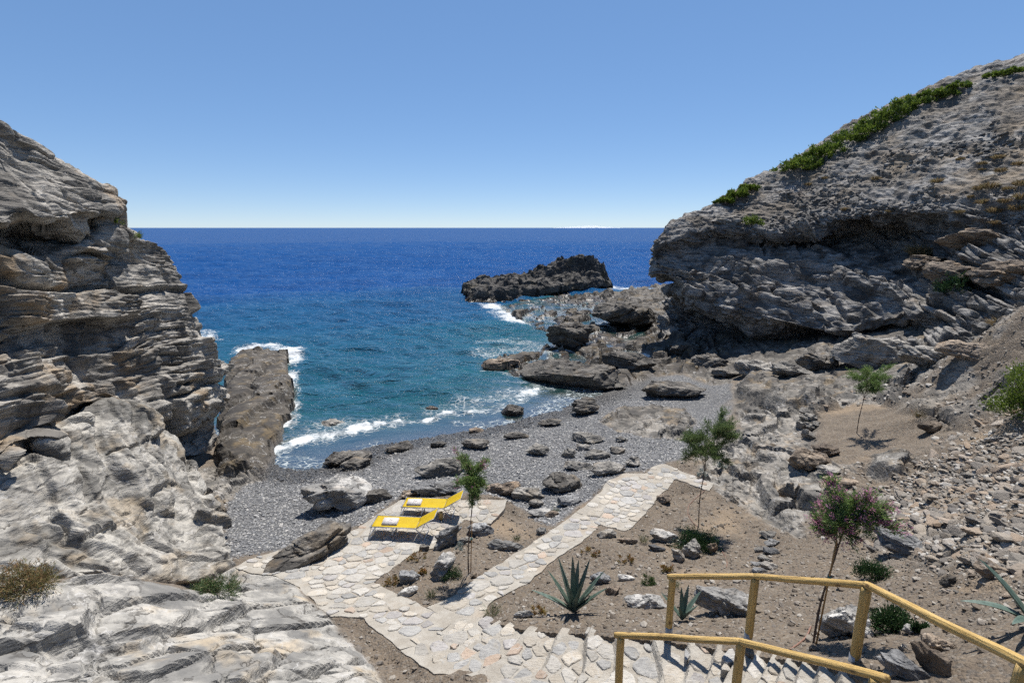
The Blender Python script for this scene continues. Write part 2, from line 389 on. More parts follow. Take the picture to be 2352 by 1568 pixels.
TERR = polyw([(540,1302),(570,1284),(634,1264),(720,1250),(820,1214),(847,1194),(920,1148),(1052,1146),(1165,1146),(1156,1173),(1129,1203),(1065,1191),(1002,1257),(961,1264),(897,1305),(859,1338),(884,1350),(925,1369),(979,1394),
  (1040,1425),(985,1470),(920,1493),(866,1449),(836,1419),(761,1414),(720,1378),(684,1346),(629,1320),(580,1318)], path_tps)
PTH2 = polyw([(979,1394),(1020,1378),(1070,1346),(1115,1314),(1174,1278),(1229,1241),(1283,1205),(1330,1169),(1381,1128),(1395,1105),(1431,1087),(1485,1087),(1500,1071),(1526,1064),(1558,1078),(1595,1094),(1637,1110),(1628,1126),(1553,1098),
  (1500,1155),(1449,1212),(1436,1219),(1379,1203),(1340,1241),(1304,1264),(1267,1291),(1231,1319),(1207,1340),(1166,1362),(1133,1378),(1119,1398),(1106,1419),(1040,1425)], path_tps)
STAIR = np.concatenate([polyw([(1040,1425),(1106,1419),(1135,1420),(1179,1428),(1218,1436),(1253,1438),(1299,1441),(1357,1441),(1408,1447),(1470,1452),(1540,1458),(1622,1468),(1722,1483),(1850,1500),(1962,1525)], path_tps),
  np.array([[4.05,4.2],[4.0,2.9],[2.7,2.9],[2.8,3.9],[2.2,4.9],[1.2,5.5],[.2,5.9],[-.5,6.6]]), polyw([(1100,1552),(1040,1542),(990,1548),(969,1526),(920,1493),(985,1470)], path_tps)])
RISE = .165
def stepz(x, y):
    z = path_tps(x, y); q = np.floor(z/RISE)*RISE
    f = (z-q)/RISE
    zs = q + RISE*(.18*f + .82*smooth(f, .80, .97))
    w = smooth(z, 2.62, 2.74)*smooth(x, -1.3, -.6)
    return z*(1-w) + zs*w

def rough_poly(poly, seed, step=.16, amp=.05):
    out = []
    for i in range(len(poly)):
        a, b = poly[i], poly[(i+1) % len(poly)]; n = max(1, int(np.hypot(*(b-a))/step))
        for t in np.arange(n)/n: out.append(a+(b-a)*t)
    P = np.array(out); q = np.c_[P, np.zeros(len(P))]*3.1
    return P + amp*np.c_[fbm(q, 2, seed, .7), fbm(q, 2, seed+7, .7)]*1.6
TERR0, PTH0, STAIR0 = TERR, PTH2, STAIR
# rock and soil regions, by measured outline
W = polyw
BEDROCK = [W([(1590,1050),(1640,1005),(1700,985),(1690,930),(1685,890),(1715,868),(1790,866),(1870,880),(1925,905),(1880,925),(1845,945),(1820,1000),(1850,1030),(1920,1075),(1935,1110),(1890,1130),(1868,1180),(1850,1230),(1800,1226),(1745,1190),(1690,1155),(1640,1125)]),
  W([(1380,965),(1430,935),(1500,930),(1575,940),(1600,975),(1560,1005),(1480,1003),(1420,990)]),
  W([(1990,1085),(2000,1045),(2060,1035),(2110,1050),(2090,1085),(2040,1105)]),
  W([(390,1000,2.6),(500,1000,1.3),(540,1040,.9),(600,1092,.35),(548,1105,.5),(515,1150,.8),(492,1200,1.1),(506,1290,1.2),(440,1250,1.5)]),
  W([(1540,800,.3),(1650,790,.6),(1800,790,1.0),(1950,790,1.6),(2060,830,2.4),(2010,868),(1900,888),(1780,868),(1700,876),(1640,885),(1590,872)])]
OUTCROP = np.concatenate([W([(-60,1345),(120,1335),(250,1322),(420,1352),(500,1335),(540,1306),(590,1316),(640,1326),(690,1352),(725,1384),(765,1420),(800,1470),(850,1530),(880,1568)]), np.array([[-1.5,5.6],[-2,4],[-9,2],[-14,6]])])
GULLY = np.concatenate([W([(765,1418),(836,1421),(866,1452),(920,1497),(960,1530),(980,1568)]), np.array([[-1.2,6.0],[-1.9,5.6]]), W([(900,1568),(850,1500),(800,1450)])])
BEACH = W([(500,1292),(520,1150),(560,1080),(640,1000),(800,930),(1100,900),(1300,860),(1420,870),(1560,860),(1680,880),(1690,930),(1640,1005),(1580,1050),(1530,1062),(1490,1080),(1430,1085),(1380,1125),(1330,1165),(1270,1205),(1200,1170),(1165,1146),(920,1140),(847,1190),(720,1245),(634,1262)])
SHELF = polyw([(490,1100,.5),(498,1000,.7),(505,900,.8),(520,830,.6),(548,806,.5),(610,800,.5),(662,803,.45),(668,850,.45),(680,905,.4),(665,945,.4),(640,1000,.4),(620,1045,.35),(600,1078,.35),(560,1092,.4)])
REEF = polyw([(1140,705),(1190,690),(1300,676),(1420,672),(1530,655),(1640,700),(1640,800),(1660,870),(1560,868),(1480,872),(1430,890),(1370,893),(1290,885),(1195,872),(1170,850),(1110,845),(1105,828),(1190,818),(1250,805),(1280,770),(1225,760),(1180,735)], z=0.0)

# ------------------------------------------------------------------ ground sheet
th = np.concatenate([np.linspace(-100, -50, 24, endpoint=False), np.linspace(-50, 50, 490), np.linspace(50, 100, 25)[1:]])*np.pi/180
rr = np.concatenate([np.geomspace(1.6, 5, 36, endpoint=False), np.geomspace(5, 26, 400, endpoint=False), np.geomspace(26, 105, 150)])
RR, TT = np.meshgrid(rr, th, indexing='ij')
GX, GY = RR*np.sin(TT), RR*np.cos(TT)
gx, gy = GX.ravel(), GY.ravel()
gz = np.maximum(ground_tps(gx, gy), -12)
P2 = np.c_[gx, gy, gz*0]
wob = fbm(P2*1.1, 4, 31)*.22
sdo = poly_sd(OUTCROP, gx, gy)
m_out = smooth(sdo+wob, .12, -.12)
sdg = poly_sd(GULLY, gx, gy); m_gul = smooth(sdg+wob*.5, .1, -.12)
m_out = m_out*(1-m_gul)
m_bed = np.zeros(len(gx))
for b in BEDROCK: m_bed = np.maximum(m_bed, smooth(poly_sd(b, gx, gy)+wob*1.3, .15, -.15))
m_bed = np.maximum(m_bed, smooth(gy+wob*4, 21.5, 24.5)*smooth(gx-.55*(gy-24)+wob*4, 10.2, 12))
sds = poly_sd(SHELF, gx, gy); m_sh = smooth(sds+wob*1.6, .10, -.14)
sdr = poly_sd(REEF, gx, gy); m_rf = smooth(sdr+wob*4, .5, -.5)
gz = gz - .10*m_gul - .05*smooth(sdg, .5, 0)*(1-m_gul)
# sea shelf on the left and the low reef on the right
cx_ = (gx+13.5)*.25 + (gy-24)*.05
z_sh = .72 + .10*fbm(P2*.35, 3, 5) - .22*smooth(-sds, .7, 0)
gz = gz*(1-m_sh) + (z_sh + strata(np.c_[gx, gy, gz*0], (.55, .12, 1), .9, 3.2, .26, .16, 41, .3))*m_sh
z_rf = -.02 + .42*fbm(P2*.25, 4, 9) + .55*smooth(gx, 10, 17) + .35*smooth(gy, 52, 36)*smooth(gx, 3, 8)
gz = gz*(1-m_rf) + np.maximum(gz*.0+z_rf, -.5)*m_rf
Prf = np.c_[gx, gy, gz]
gz = gz + m_rf*strata(Prf, (.5, -.2, 1), .65, 2.2, .70, .18, 51, .6)
def bl2(d, k):
    d = d.reshape(GX.shape)
    for _ in range(k): d = (4*d+np.roll(d, 1, 0)+np.roll(d, -1, 0)+np.roll(d, 1, 1)+np.roll(d, -1, 1))/8
    return d.ravel()
def blg(d, shape, k):
    d = d.reshape(shape)
    for _ in range(k):
        p = np.pad(d, 1, mode='edge'); d = (4*d+p[:-2, 1:-1]+p[2:, 1:-1]+p[1:-1, :-2]+p[1:-1, 2:])/8
    return d.ravel()
# bare bedrock: tilted slabs
io = np.where(m_out > 0)[0]; po = np.zeros(len(gx))
def plate_h(cell, seed, el, ang, amp, tilt, gd, gw):
    r1, r2, de, ox, oy = plates(gx[io], gy[io], cell, seed, el, ang)
    return (amp*(r1-.5) + tilt*((r2-.5)*ox + (r1-.5)*oy*1.3))*smooth(de, 0, gw) - gd*(1-smooth(de, 0, gw*1.3))*(.35+r2)
po[io] = plate_h(1.15, 611, 1.9, .75, .10, .20, .13, .055) + plate_h(.42, 613, 1.6, .6, .04, .18, .055, .035)*(.3+.9*smooth(fbm(P2[io]*.6, 3, 614), -.3, .3))
gz = gz + m_out*(po + .55*strata(Prf, (.35, -.50, 1), .9, 2.2, .30, .05, 61, .35, .4) + .10*fbm(P2*.5, 3, 3) + .05)
gz = gz + m_bed*(1-.55*smooth(gy, 21, 25))*((strata(Prf, (-.75, .35, 1), .38, 1.7, .42, .16, 71, .4, .5) + strata(Prf, (-.7, .3, 1), .13, .6, .09, .05, 77, .2)) + .08)
slab = W([(1692,905),(1720,868),(1800,868),(1880,885),(1900,905),(1860,935),(1800,945),(1730,935)])
m_sl = smooth(poly_sd(slab, gx, gy)+wob, .25, -.35); gz = gz + m_sl*.55
# scree bank and stony slope on the right
m_dirtpit = smooth(poly_sd(W([(1880,950),(1960,925),(2060,930),(2170,985),(2110,1035),(2060,1075),(1990,1065),(1900,1060),(1865,1000)]), gx, gy)+wob, .3, -.3)
m_slope = smooth(gx - (6.2 + .33*(gy-6)), -.5, 1.5)*smooth(gy, 42, 30)*(1-m_bed)*(1-m_dirtpit)
lump = fbm(np.c_[gx, gy, gz]*.9, 5, 13)
upr = smooth(gy, 12, 16)
gz = gz + m_slope*(.22*lump + .5*np.maximum(strata(Prf, (.5, .3, 1), .5, 1.3, .3, .10, 81, .6), -.1) + upr*np.maximum(strata(Prf, (.55, .25, 1), .8, 2.4, .9, .2, 83, .5), -.25)*smooth(fbm(P2*.22, 3, 85), -.2, .25))
m_beach = smooth(poly_sd(BEACH, gx, gy)+wob, .2, -.2)*(1-m_sh)*(1-m_bed)
m_beach = np.maximum(m_beach, smooth(gz, .15, -.1)*(1-m_sh)*(1-m_rf))*(1-m_out)
m_dirt = np.clip(1-m_beach-m_out-m_bed-m_sh-m_rf, 0, 1)
gz = gz + m_dirt*(.05*fbm(P2*2.2, 4, 15)+.018*fbm(P2*9, 2, 16)) + m_beach*.03*fbm(P2*2.5, 3, 19)
# keep the soil just under and beside the paving
zp = np.where(np.abs(gx) < 12, path_tps(np.clip(gx, -9, 8), np.clip(gy, 2.5, 21)), 0)
sdp = np.minimum(np.minimum(poly_sd(TERR, gx, gy), poly_sd(PTH2, gx, gy)), poly_sd(STAIR, gx, gy))
drop = smooth(poly_sd(W([(1125,1215),(1150,1140),(1260,1130),(1260,1190),(1180,1230)]), gx, gy), .3, 0)
gz = np.where(sdp < -.13, np.minimum(gz, zp-.16), np.where(sdp < .02, np.minimum(gz, zp-.025), gz))
gz = np.where(sdp < .02, gz, np.where(sdp < .7, np.minimum(gz, zp-.0+.03*lump+np.maximum(sdp, 0)*.45), gz))
gz = np.where((sdp >= -.13) & (sdp < .02), np.maximum(gz, zp-.025-drop), gz)
gz = np.where((sdp >= .02) & (sdp < .6), np.maximum(gz, zp-.012+.03*lump-np.maximum(sdp, 0)*.5 - drop), gz)
gz = np.where(sdp < .02, np.maximum(gz, zp-.5), gz)
GZ = gz.reshape(GX.shape)
lr_ = np.log(rr)
def gh(x, y):
    """height of the finished ground sheet"""
    x = np.asarray(x, float); y = np.asarray(y, float)
    r = np.clip(np.hypot(x, y), rr[0]*1.001, rr[-1]*.999); t = np.clip(np.arctan2(x, y), th[0]+1e-4, th[-1]-1e-4)
    i = np.clip(np.searchsorted(rr, r)-1, 0, len(rr)-2); j = np.clip(np.searchsorted(th, t)-1, 0, len(th)-2)
    a = (r-rr[i])/(rr[i+1]-rr[i]); b = (t-th[j])/(th[j+1]-th[j])
    return (GZ[i, j]*(1-b)+GZ[i, j+1]*b)*(1-a) + (GZ[i+1, j]*(1-b)+GZ[i+1, j+1]*b)*a
def gmask(arr):
    A = arr.reshape(GX.shape)
    def f(x, y):
        r = np.hypot(x, y); t = np.arctan2(x, y)
        i = np.clip(np.searchsorted(rr, r), 0, len(rr)-1); j = np.clip(np.searchsorted(th, t), 0, len(th)-1); return A[i, j]
    return f
mk_beach, mk_dirt, mk_slope, mk_sdp, mk_bed = gmask(m_beach), gmask(m_dirt), gmask(m_slope), gmask(sdp), gmask(m_bed)
def hit(px, py): return march(gh, px, py, 1500)

def mat_ground():
    N = NT('cove_ground'); p = N.pos(); z = N.sep(p)[2]
    gm = N.attr('gm', False); s = N.n('SeparateColor'); N.set(s.inputs[0], gm); mb, mr, md = s.outputs[0], s.outputs[1], s.outputs[2]
    out = N.attr('outm')
    # pebbles
    v1 = N.voro(N.mapping(p, (0, 0, .4), (1, 1.3, 1)), 15.0); v2 = N.voro(p, 34.0)
    pc = N.n('SeparateColor'); N.set(pc.inputs[0], v1.outputs['Color']); pr = pc.outputs[0]
    pcol = N.mix(pr, (.15, .154, .162), (.37, .37, .37)); pcol = N.mix(N.step(pc.outputs[1], .86, .9, 0, 1), pcol, (.62, .60, .56))
    pcol = N.mix(N.step(v1.outputs['Distance'], .25, .62, 0, .75), pcol, (.05, .05, .052))
    pcol = N.mix(N.step(N.noise(p, .5, 3), .42, .62, 0, .5), pcol, N.mix(.5, pcol, (.10, .10, .105)))
    ph = N.math('ADD', N.math('MULTIPLY', v1.outputs['Distance'], -.05), N.math('MULTIPLY', v2.outputs['Distance'], -.018))
    # soil
    d1 = N.noise(p, 2.2, 7, .65); d2 = N.noise(p, 22, 5, .6)
    dcol = N.mix(N.step(d1, .35, .65), (.17, .132, .095), (.24, .19, .138))
    g1 = N.voro(p, 26.0); gc = N.n('SeparateColor'); N.set(gc.inputs[0], g1.outputs['Color'])
    dcol = N.mix(N.step(gc.outputs[0], .62, .72, 0, .8), dcol, N.mix(gc.outputs[1], (.10, .088, .076), (.34, .295, .24)))
    dcol = N.mix(N.step(d2, .52, .35, 0, .6), dcol, (.12, .095, .075))
    dcol = N.mix(N.step(N.noise(p, .35, 4), .55, .7, 0, .5), dcol, (.42, .31, .20))
    dh = N.math('ADD', N.math('MULTIPLY', d2, .05), N.math('MULTIPLY', g1.outputs['Distance'], -.03)); dh = N.math('ADD', dh, N.math('MULTIPLY', d1, .06))
    out = N.step(out, .35, .65); shf = N.attr('shelfm')
    tri = lambda r, o, w: N.mix(shf, N.mix(out, r, o), w)
    oc2, oh2 = rock_nodes(N, p, tri((.41, .375, .325), (.56, .53, .475), (.155, .132, .104)), tri((.29, .268, .235), (.43, .41, .37), (.10, .087, .07)), tri((.11, .104, .095), (.19, .185, .175), (.045, .04, .036)),
        (.35, .1, .5), 1.0, .55, tri((.44, .33, .21), (.66, .52, .34), (.24, .17, .08)), .7, 3.2)
    wz = N.math('ADD', z, N.math('MULTIPLY', N.math('SUBTRACT', N.noise(p, 1.2, 4), .5), .5))
    wd = N.math('MULTIPLY', N.step(wz, .34, -.05), N.step(N.noise(p, 1.6, 5, .65), .47, .62, 0, .75)); wd = N.math('MULTIPLY', wd, shf)
    oc2 = N.mix(wd, oc2, (.30, .17, .035))
    col = N.mix(mb, N.mix(mr, dcol, oc2), pcol)
    h = N.mix(mb, N.mix(mr, dh, oh2), ph)
    wet = N.math('MULTIPLY', N.step(N.math('ADD', z, N.math('MULTIPLY', N.noise(p, .9, 4), .18)), .40, .22), N.math('MAXIMUM', mb, shf))
    col = N.mix(wet, col, N.mix(1.0, col, (.36, .35, .34), 'MULTIPLY'))
    rough = N.math('SUBTRACT', .9, N.math('MULTIPLY', wet, .5))
    return N.finish(N.bsdf(Base_Color=col, Roughness=rough, Specular_IOR_Level=.35, Normal=N.bump(h, .75, 1.0)))
M['ground'] = mat_ground()
GF = grid_faces(len(rr), len(th))
keep = (GZ.ravel()[GF].max(1) > -2.6) | (np.hypot(gx, gy)[GF].min(1) > 1e9)
rockm = np.clip(m_out+m_bed+m_sh+m_rf + m_slope*np.maximum(.75*smooth(lump, .0, .35), .9*upr*smooth(fbm(P2*.22, 3, 85), -.2, .2)), 0, 1)
gmc = np.c_[m_beach*(1-rockm), rockm, m_dirt, np.ones(len(gx))]
V_, F_, A_ = compact(np.c_[gx, gy, gz], GF[keep], {'gm': gmc, 'outm': m_out, 'shelfm': np.clip(np.clip(m_sh+m_rf, 0, 1)*(1-.3*smooth(gx, 12, 18)) + .62*m_bed*smooth(gy, 22, 26)*(gx > 0), 0, 1)})
tag(mesh_np('ground', V_, F_[:, ::-1], M['ground'], attrs=A_), kind='structure')

# ------------------------------------------------------------------ cliffs as lofted, bedded faces
def catmull(A, n, axis):
    A = np.moveaxis(A, axis, 0); m = len(A); t = np.linspace(0, m-1, n) if np.isscalar(n) else np.asarray(n, float); i = np.clip(np.floor(t).astype(int), 0, m-2); f = (t-i).reshape(-1, *([1]*(A.ndim-1)))
    g = lambda k: A[np.clip(k, 0, m-1)]
    p0, p1, p2, p3 = g(i-1), g(i), g(i+1), g(i+2)
    p0 = np.where((i == 0).reshape(f.shape), 2*p1-p2, p0); p3 = np.where((i == m-2).reshape(f.shape), 2*p2-p1, p3)
    out = .5*((2*p1)+(p2-p0)*f+(2*p0-5*p1+4*p2-p3)*f*f+(3*p1-p0-3*p2+p3)*f**3)
    return np.moveaxis(out, 0, axis)
def normals(S):
    du = np.gradient(S, axis=0); dv = np.gradient(S, axis=1); n = np.cross(du, dv)
    return n/(np.linalg.norm(n, axis=-1, keepdims=True)+1e-9)
def blur(Nn, k=3):
    for _ in range(k):
        Nn = (Nn + np.roll(Nn, 1, 0)+np.roll(Nn, -1, 0)+np.roll(Nn, 1, 1)+np.roll(Nn, -1, 1))/5
    return Nn/(np.linalg.norm(Nn, axis=-1, keepdims=True)+1e-9)
def loft(ctrl, nr, nc, sign):
    S = catmull(catmull(np.array(ctrl, float), nr, 0), nc, 1)
    Nn = blur(normals(S)*sign, 8); return S, Nn
def cc(rows):          # (px, py, Y) rows -> world
    return [[aty(*c) if len(c) == 3 else np.array(c[1:]) for c in r] for r in rows]

# left cliff: rows run from the skyline down, columns from the near side to the tip and round it
LC = cc([
 [(-420,-60,12.5),(-200,120,14.5),(0,262,16),(60,305,16.6),(115,345,17.4),(185,405,18.8),(258,452,20.4)],
 [(-420,120,11.8),(-200,250,13.5),(0,320,15.2),(60,360,15.9),(125,392,16.8),(205,430,18.4),(272,468,20.2)],
 [(-420,300,11),(-200,360,12.8),(0,420,14.4),(60,430,15.0),(130,440,16.1),(215,462,18),(279,482,19.9)],
 [(-420,470,10.2),(-200,510,12),(0,524,13.5),(60,504,14.4),(130,516,15.4),(205,498,17.4),(262,491,19.8)],
 [(-420,500,11),(-200,540,13),(0,545,16.0),(60,540,17.2),(130,550,18.2),(225,515,20.6),(262,512,22.4)],
 [(-420,560,10.5),(-200,600,12.2),(0,600,14.0),(70,590,15.2),(150,580,16.8),(270,545,19.6),(345,548,22.4)],
 [(-420,640,10.2),(-200,670,11.8),(0,660,13.6),(75,645,14.8),(170,630,16.8),(290,590,20.2),(380,575,22.6)],
 [(-420,720,10),(-200,740,11.5),(0,725,13.3),(80,715,14.3),(190,715,16.6),(320,660,19.8),(406,632,22.4)],
 [(-420,800,9.8),(-200,810,11.2),(0,790,12.8),(90,780,14.0),(210,770,16.8),(345,735,19.4),(440,710,22.2)],
 [(-420,880,9.6),(-200,890,10.9),(0,870,12.2),(100,850,13.5),(225,835,16.2),(370,800,19.0),(472,785,22.0)],
 [(-420,960,9.4),(-200,980,10.6),(0,960,11.7),(110,920,13.0),(240,890,15.8),(395,870,18.8),(504,850,21.8)],
 [(-420,1060,9.2),(-200,1080,10.4),(0,1078,11.2),(110,1010,12.7),(232,930,15.4),(400,955,18.4),(502,905,21.7)],
 [(-420,1110,9.6),(-200,1120,11),(0,1110,12.8),(120,1030,14.6),(250,955,17.8),(400,985,20.8),(496,965,22.6)],
 [(-420,1300,9.4),(-200,1300,11),(0,1250,12.4),(140,1150,14.4),(280,1060,17.0),(420,1040,19.6),(490,1030,22.0)],
])
for r, row in enumerate(LC):          # wrap behind the tip
    tip = row[-1]; row.append(tip+np.array([-1.2, 1.7, -.15])); row.append(tip+np.array([-4.0, 3.0, 0])); row.append(tip+np.array([-12., 3.5, .3]))
top = [p + np.array([-2.5, 1.0, .5]) for p in LC[0]]; top2 = [p + np.array([-9, 4, 2.5]) for p in LC[0]]
LC = [top2, top] + LC
tr_ = np.r_[np.linspace(0, 2, 22, endpoint=False), np.linspace(2, len(LC)-1, 468)]; tc_ = np.r_[np.linspace(0, 2, 36, endpoint=False), np.linspace(2, 6.6, 292, endpoint=False), np.linspace(6.6, 9, 32)]
S, Nn = loft(LC, tr_, tc_, 1)
if Nn[230, 130, 0] < 0: Nn = -Nn
P = S.reshape(-1, 3); n_ = Nn.reshape(-1, 3)
bedL = (-.18, .16, 1)
upper = smooth(P[:, 2], 10.0, 10.8)*smooth(P[:,1], 21, 19)
d = strata(P, bedL, 1.1, 2.8, .95, .30, 101, .8, .2) + (strata(P, bedL, .36, 1.3, .42, .12, 103, .5) + strata(P, bedL, .15, .8, .13, .05, 107, .3))*(.35+1.0*smooth(fbm(P*.25, 3, 108), -.25, .35))
tipm = np.tile(smooth(tc_/9, .5, .66), 490)
d = d*(1-.75*upper)*(1-.42*tipm) + .5*fbm(P*.35, 3, 109) + .05*fbm(P*2.5, 3, 111)
d = blg(d, (490, 360), 1)
P = P + n_*(d[:, None])
F = grid_faces(490, 360)
tag(mesh_np('cliff_left', P, F, M['cliff_left']), kind='structure')

# lower buttress in front of it
BT = cc([
 [(-450,1250,9.6),(-200,1180,10.8),(0,1105,11.9),(125,1010,13.9),(235,945,16.0),(330,965,17.0),(395,1015,17.4),(425,1090,16.6)],
 [(-450,1230,9.2),(-200,1160,10.3),(0,1112,11.2),(130,1002,13.2),(240,930,15.4),(330,952,16.3),(400,1008,16.7),(436,1090,15.8)],
 [(-450,1280,8.8),(-200,1200,9.9),(0,1160,10.7),(130,1060,12.5),(240,1000,14.4),(335,1020,15.2),(405,1070,15.6),(470,1160,14.6)],
 [(-450,1330,8.5),(-200,1260,9.5),(0,1215,10.3),(130,1130,11.7),(245,1080,13.3),(340,1090,14.1),(412,1130,14.6),(490,1200,13.8)],
 [(-450,1380,8.2),(-200,1320,9.1),(0,1270,9.8),(130,1210,10.9),(250,1170,12.1),(345,1180,12.9),(420,1200,13.5),(502,1250,13.0)],
 [(-450,1430,7.9),(-200,1380,8.7),(0,1320,9.3),(130,1280,10.1),(255,1250,10.9),(350,1255,11.7),(428,1265,12.4),(510,1300,12.2)],
 [(-450,1480,7.8),(-200,1430,8.5),(0,1365,9.1),(130,1335,9.7),(255,1320,10.3),(350,1330,10.9),(435,1335,11.4),(512,1330,11.9)],
])
for row in BT:
    row.append(row[-1]+np.array([-.4, .9, -.15])); row.append(row[-1]+np.array([-2.5, 1.5, -.3]))
BT.append([p+np.array([0, .2, -1.5]) for p in BT[-1]]); BT.insert(0, [p+np.array([-.8, 1.0, -1.2]) for p in BT[0]])
S, Nn = loft(BT, 270, 290, 1)
if Nn[130, 90, 2] < 0: Nn = -Nn
P = S.reshape(-1, 3); n_ = Nn.reshape(-1, 3); bedB = (.55, -.5, 1)
rgh = smooth(P[:, 0]-.35*(P[:, 1]-10), -9.2, -8.0)
d = strata(P, bedB, .60, 1.9, .32, .12, 121, .5, .3) + strata(P, bedB, .20, .9, .11, .04, 123, .25) + (.3*fbm(P*.5, 3, 125) + .06*fbm(P*4, 4, 127))*(1+rgh*.8)
d = blg(d, (270, 290), 1)
P = P + n_*d[:, None]
tag(mesh_np('rock_buttress', P, grid_faces(270, 290), M['buttress']), kind='structure')

# right headland: ridge at the top, undercut face below, stony slope towards the right
RC = cc([
 [(1530,527,45),(1640,470,48),(1742,406,51),(1850,352,53),(2000,260,53),(2200,180,51),(2400,122,49),(2900,-40,44)],
 [(1517,541,44.2),(1640,492,46),(1760,450,47.5),(1880,410,47.5),(2030,335,46.5),(2215,270,44),(2420,230,41),(2900,120,36)],
 [(1505,560,43.6),(1640,512,44.6),(1770,500,44.5),(1895,465,43.5),(2045,420,41.5),(2225,370,38.5),(2430,340,35),(2900,260,30)],
 [(1496,578,43.2),(1640,528,43.6),(1775,540,42.4),(1908,508,40.8),(2050,488,38),(2222,475,33.5),(2430,460,29.5),(2900,400,25)],
 [(1497,596,43.2),(1640,552,44.6),(1775,562,45.0),(1918,548,44.0),(2060,535,41.2),(2228,530,33),(2430,530,27.5),(2900,500,23)],
 [(1503,618,43.2),(1640,590,42.2),(1775,610,40.4),(1922,600,39.6),(2065,600,37.2),(2230,590,31),(2430,590,26),(2900,590,21.5)],
 [(1514,636,43.3),(1640,640,40.4),(1775,670,38.0),(1925,680,36.2),(2068,670,34.4),(2230,650,29.4),(2430,650,24.6),(2900,660,20)],
 [(1536,645,43.8),(1642,705,39.4),(1778,745,36.2),(1925,768,33.6),(2064,735,31.8),(2222,712,27.6),(2430,710,23.4),(2900,720,19)],
 [(1536,690,49.0),(1628,722,46.0),(1770,772,42.5),(1918,792,38.6),(2050,765,33.8),(2190,765,26.6),(2420,765,22.0),(2900,790,18)],
 [(1520,745,48.0),(1610,775,44.5),(1730,820,40.6),(1880,835,35.6),(2010,810,30.4),(2160,815,25.6),(2410,820,21.2),(2900,850,17)],
 [(1500,792,44.5),(1590,832,40.0),(1690,872,34.8),(1840,872,31.6),(1965,850,28.8),(2130,860,24.8),(2400,870,20.4),(2900,900,16.4)],
])
RC.append([p+np.array([-.2, -.6, -1.6]) for p in RC[-1]])
RC = [[p+np.array([6, 9, 1.5]) for p in RC[0]], [p+np.array([1.5, 3, .4]) for p in RC[0]]] + RC
RC = [[r[0]+np.array([14, 12, 0]), r[0]+np.array([3.5, 4.5, 0])] + r for r in RC]
tr_ = np.r_[np.linspace(0, 2, 22, endpoint=False), np.linspace(2, len(RC)-1, 448)]; tc_ = np.r_[np.linspace(0, 1.6, 34, endpoint=False), np.linspace(1.6, 8.1, 380, endpoint=False), np.linspace(8.1, 9, 16)]
S, Nn = loft(RC, tr_, tc_, 1)
if Nn[260, 210, 1] > 0: Nn = -Nn
P = S.reshape(-1, 3); n_ = Nn.reshape(-1, 3); bedR = (.14, -.20, 1)
vrow = np.repeat(tr_/(len(RC)-1), 430); hill = smooth(vrow, .40, .33)
d = strata(P, bedR, 1.7, 5.0, .95, .34, 131, 1.0, .12, (2.6, 1.)) + strata(P, bedR, .62, 2.4, .62, .20, 133, .7, .2, (3., 1.)) + strata(P, bedR, .28, 1.4, .26, .09, 137, .4, .35, (2.6, 1.))
dh = strata(P, (.35, -.1, 1), .5, 1.6, .26, .10, 141, .7) + .28*np.abs(fbm(P*1.5, 4, 143)) + .25*fbm(P*.5, 3, 144)
d = d*(1-.8*hill) + dh*hill + .9*fbm(P*.22, 3, 145)*(1-.5*hill) + .12*fbm(P*1.9, 4, 147)
d = blg(d, (470, 430), 1)
P = P + n_*d[:, None]
CLR_P = P.reshape(470, 430, 3)
tag(mesh_np('headland_right', P, grid_faces(470, 430), M['cliff_right'], attrs={'hill': hill}), kind='structure')

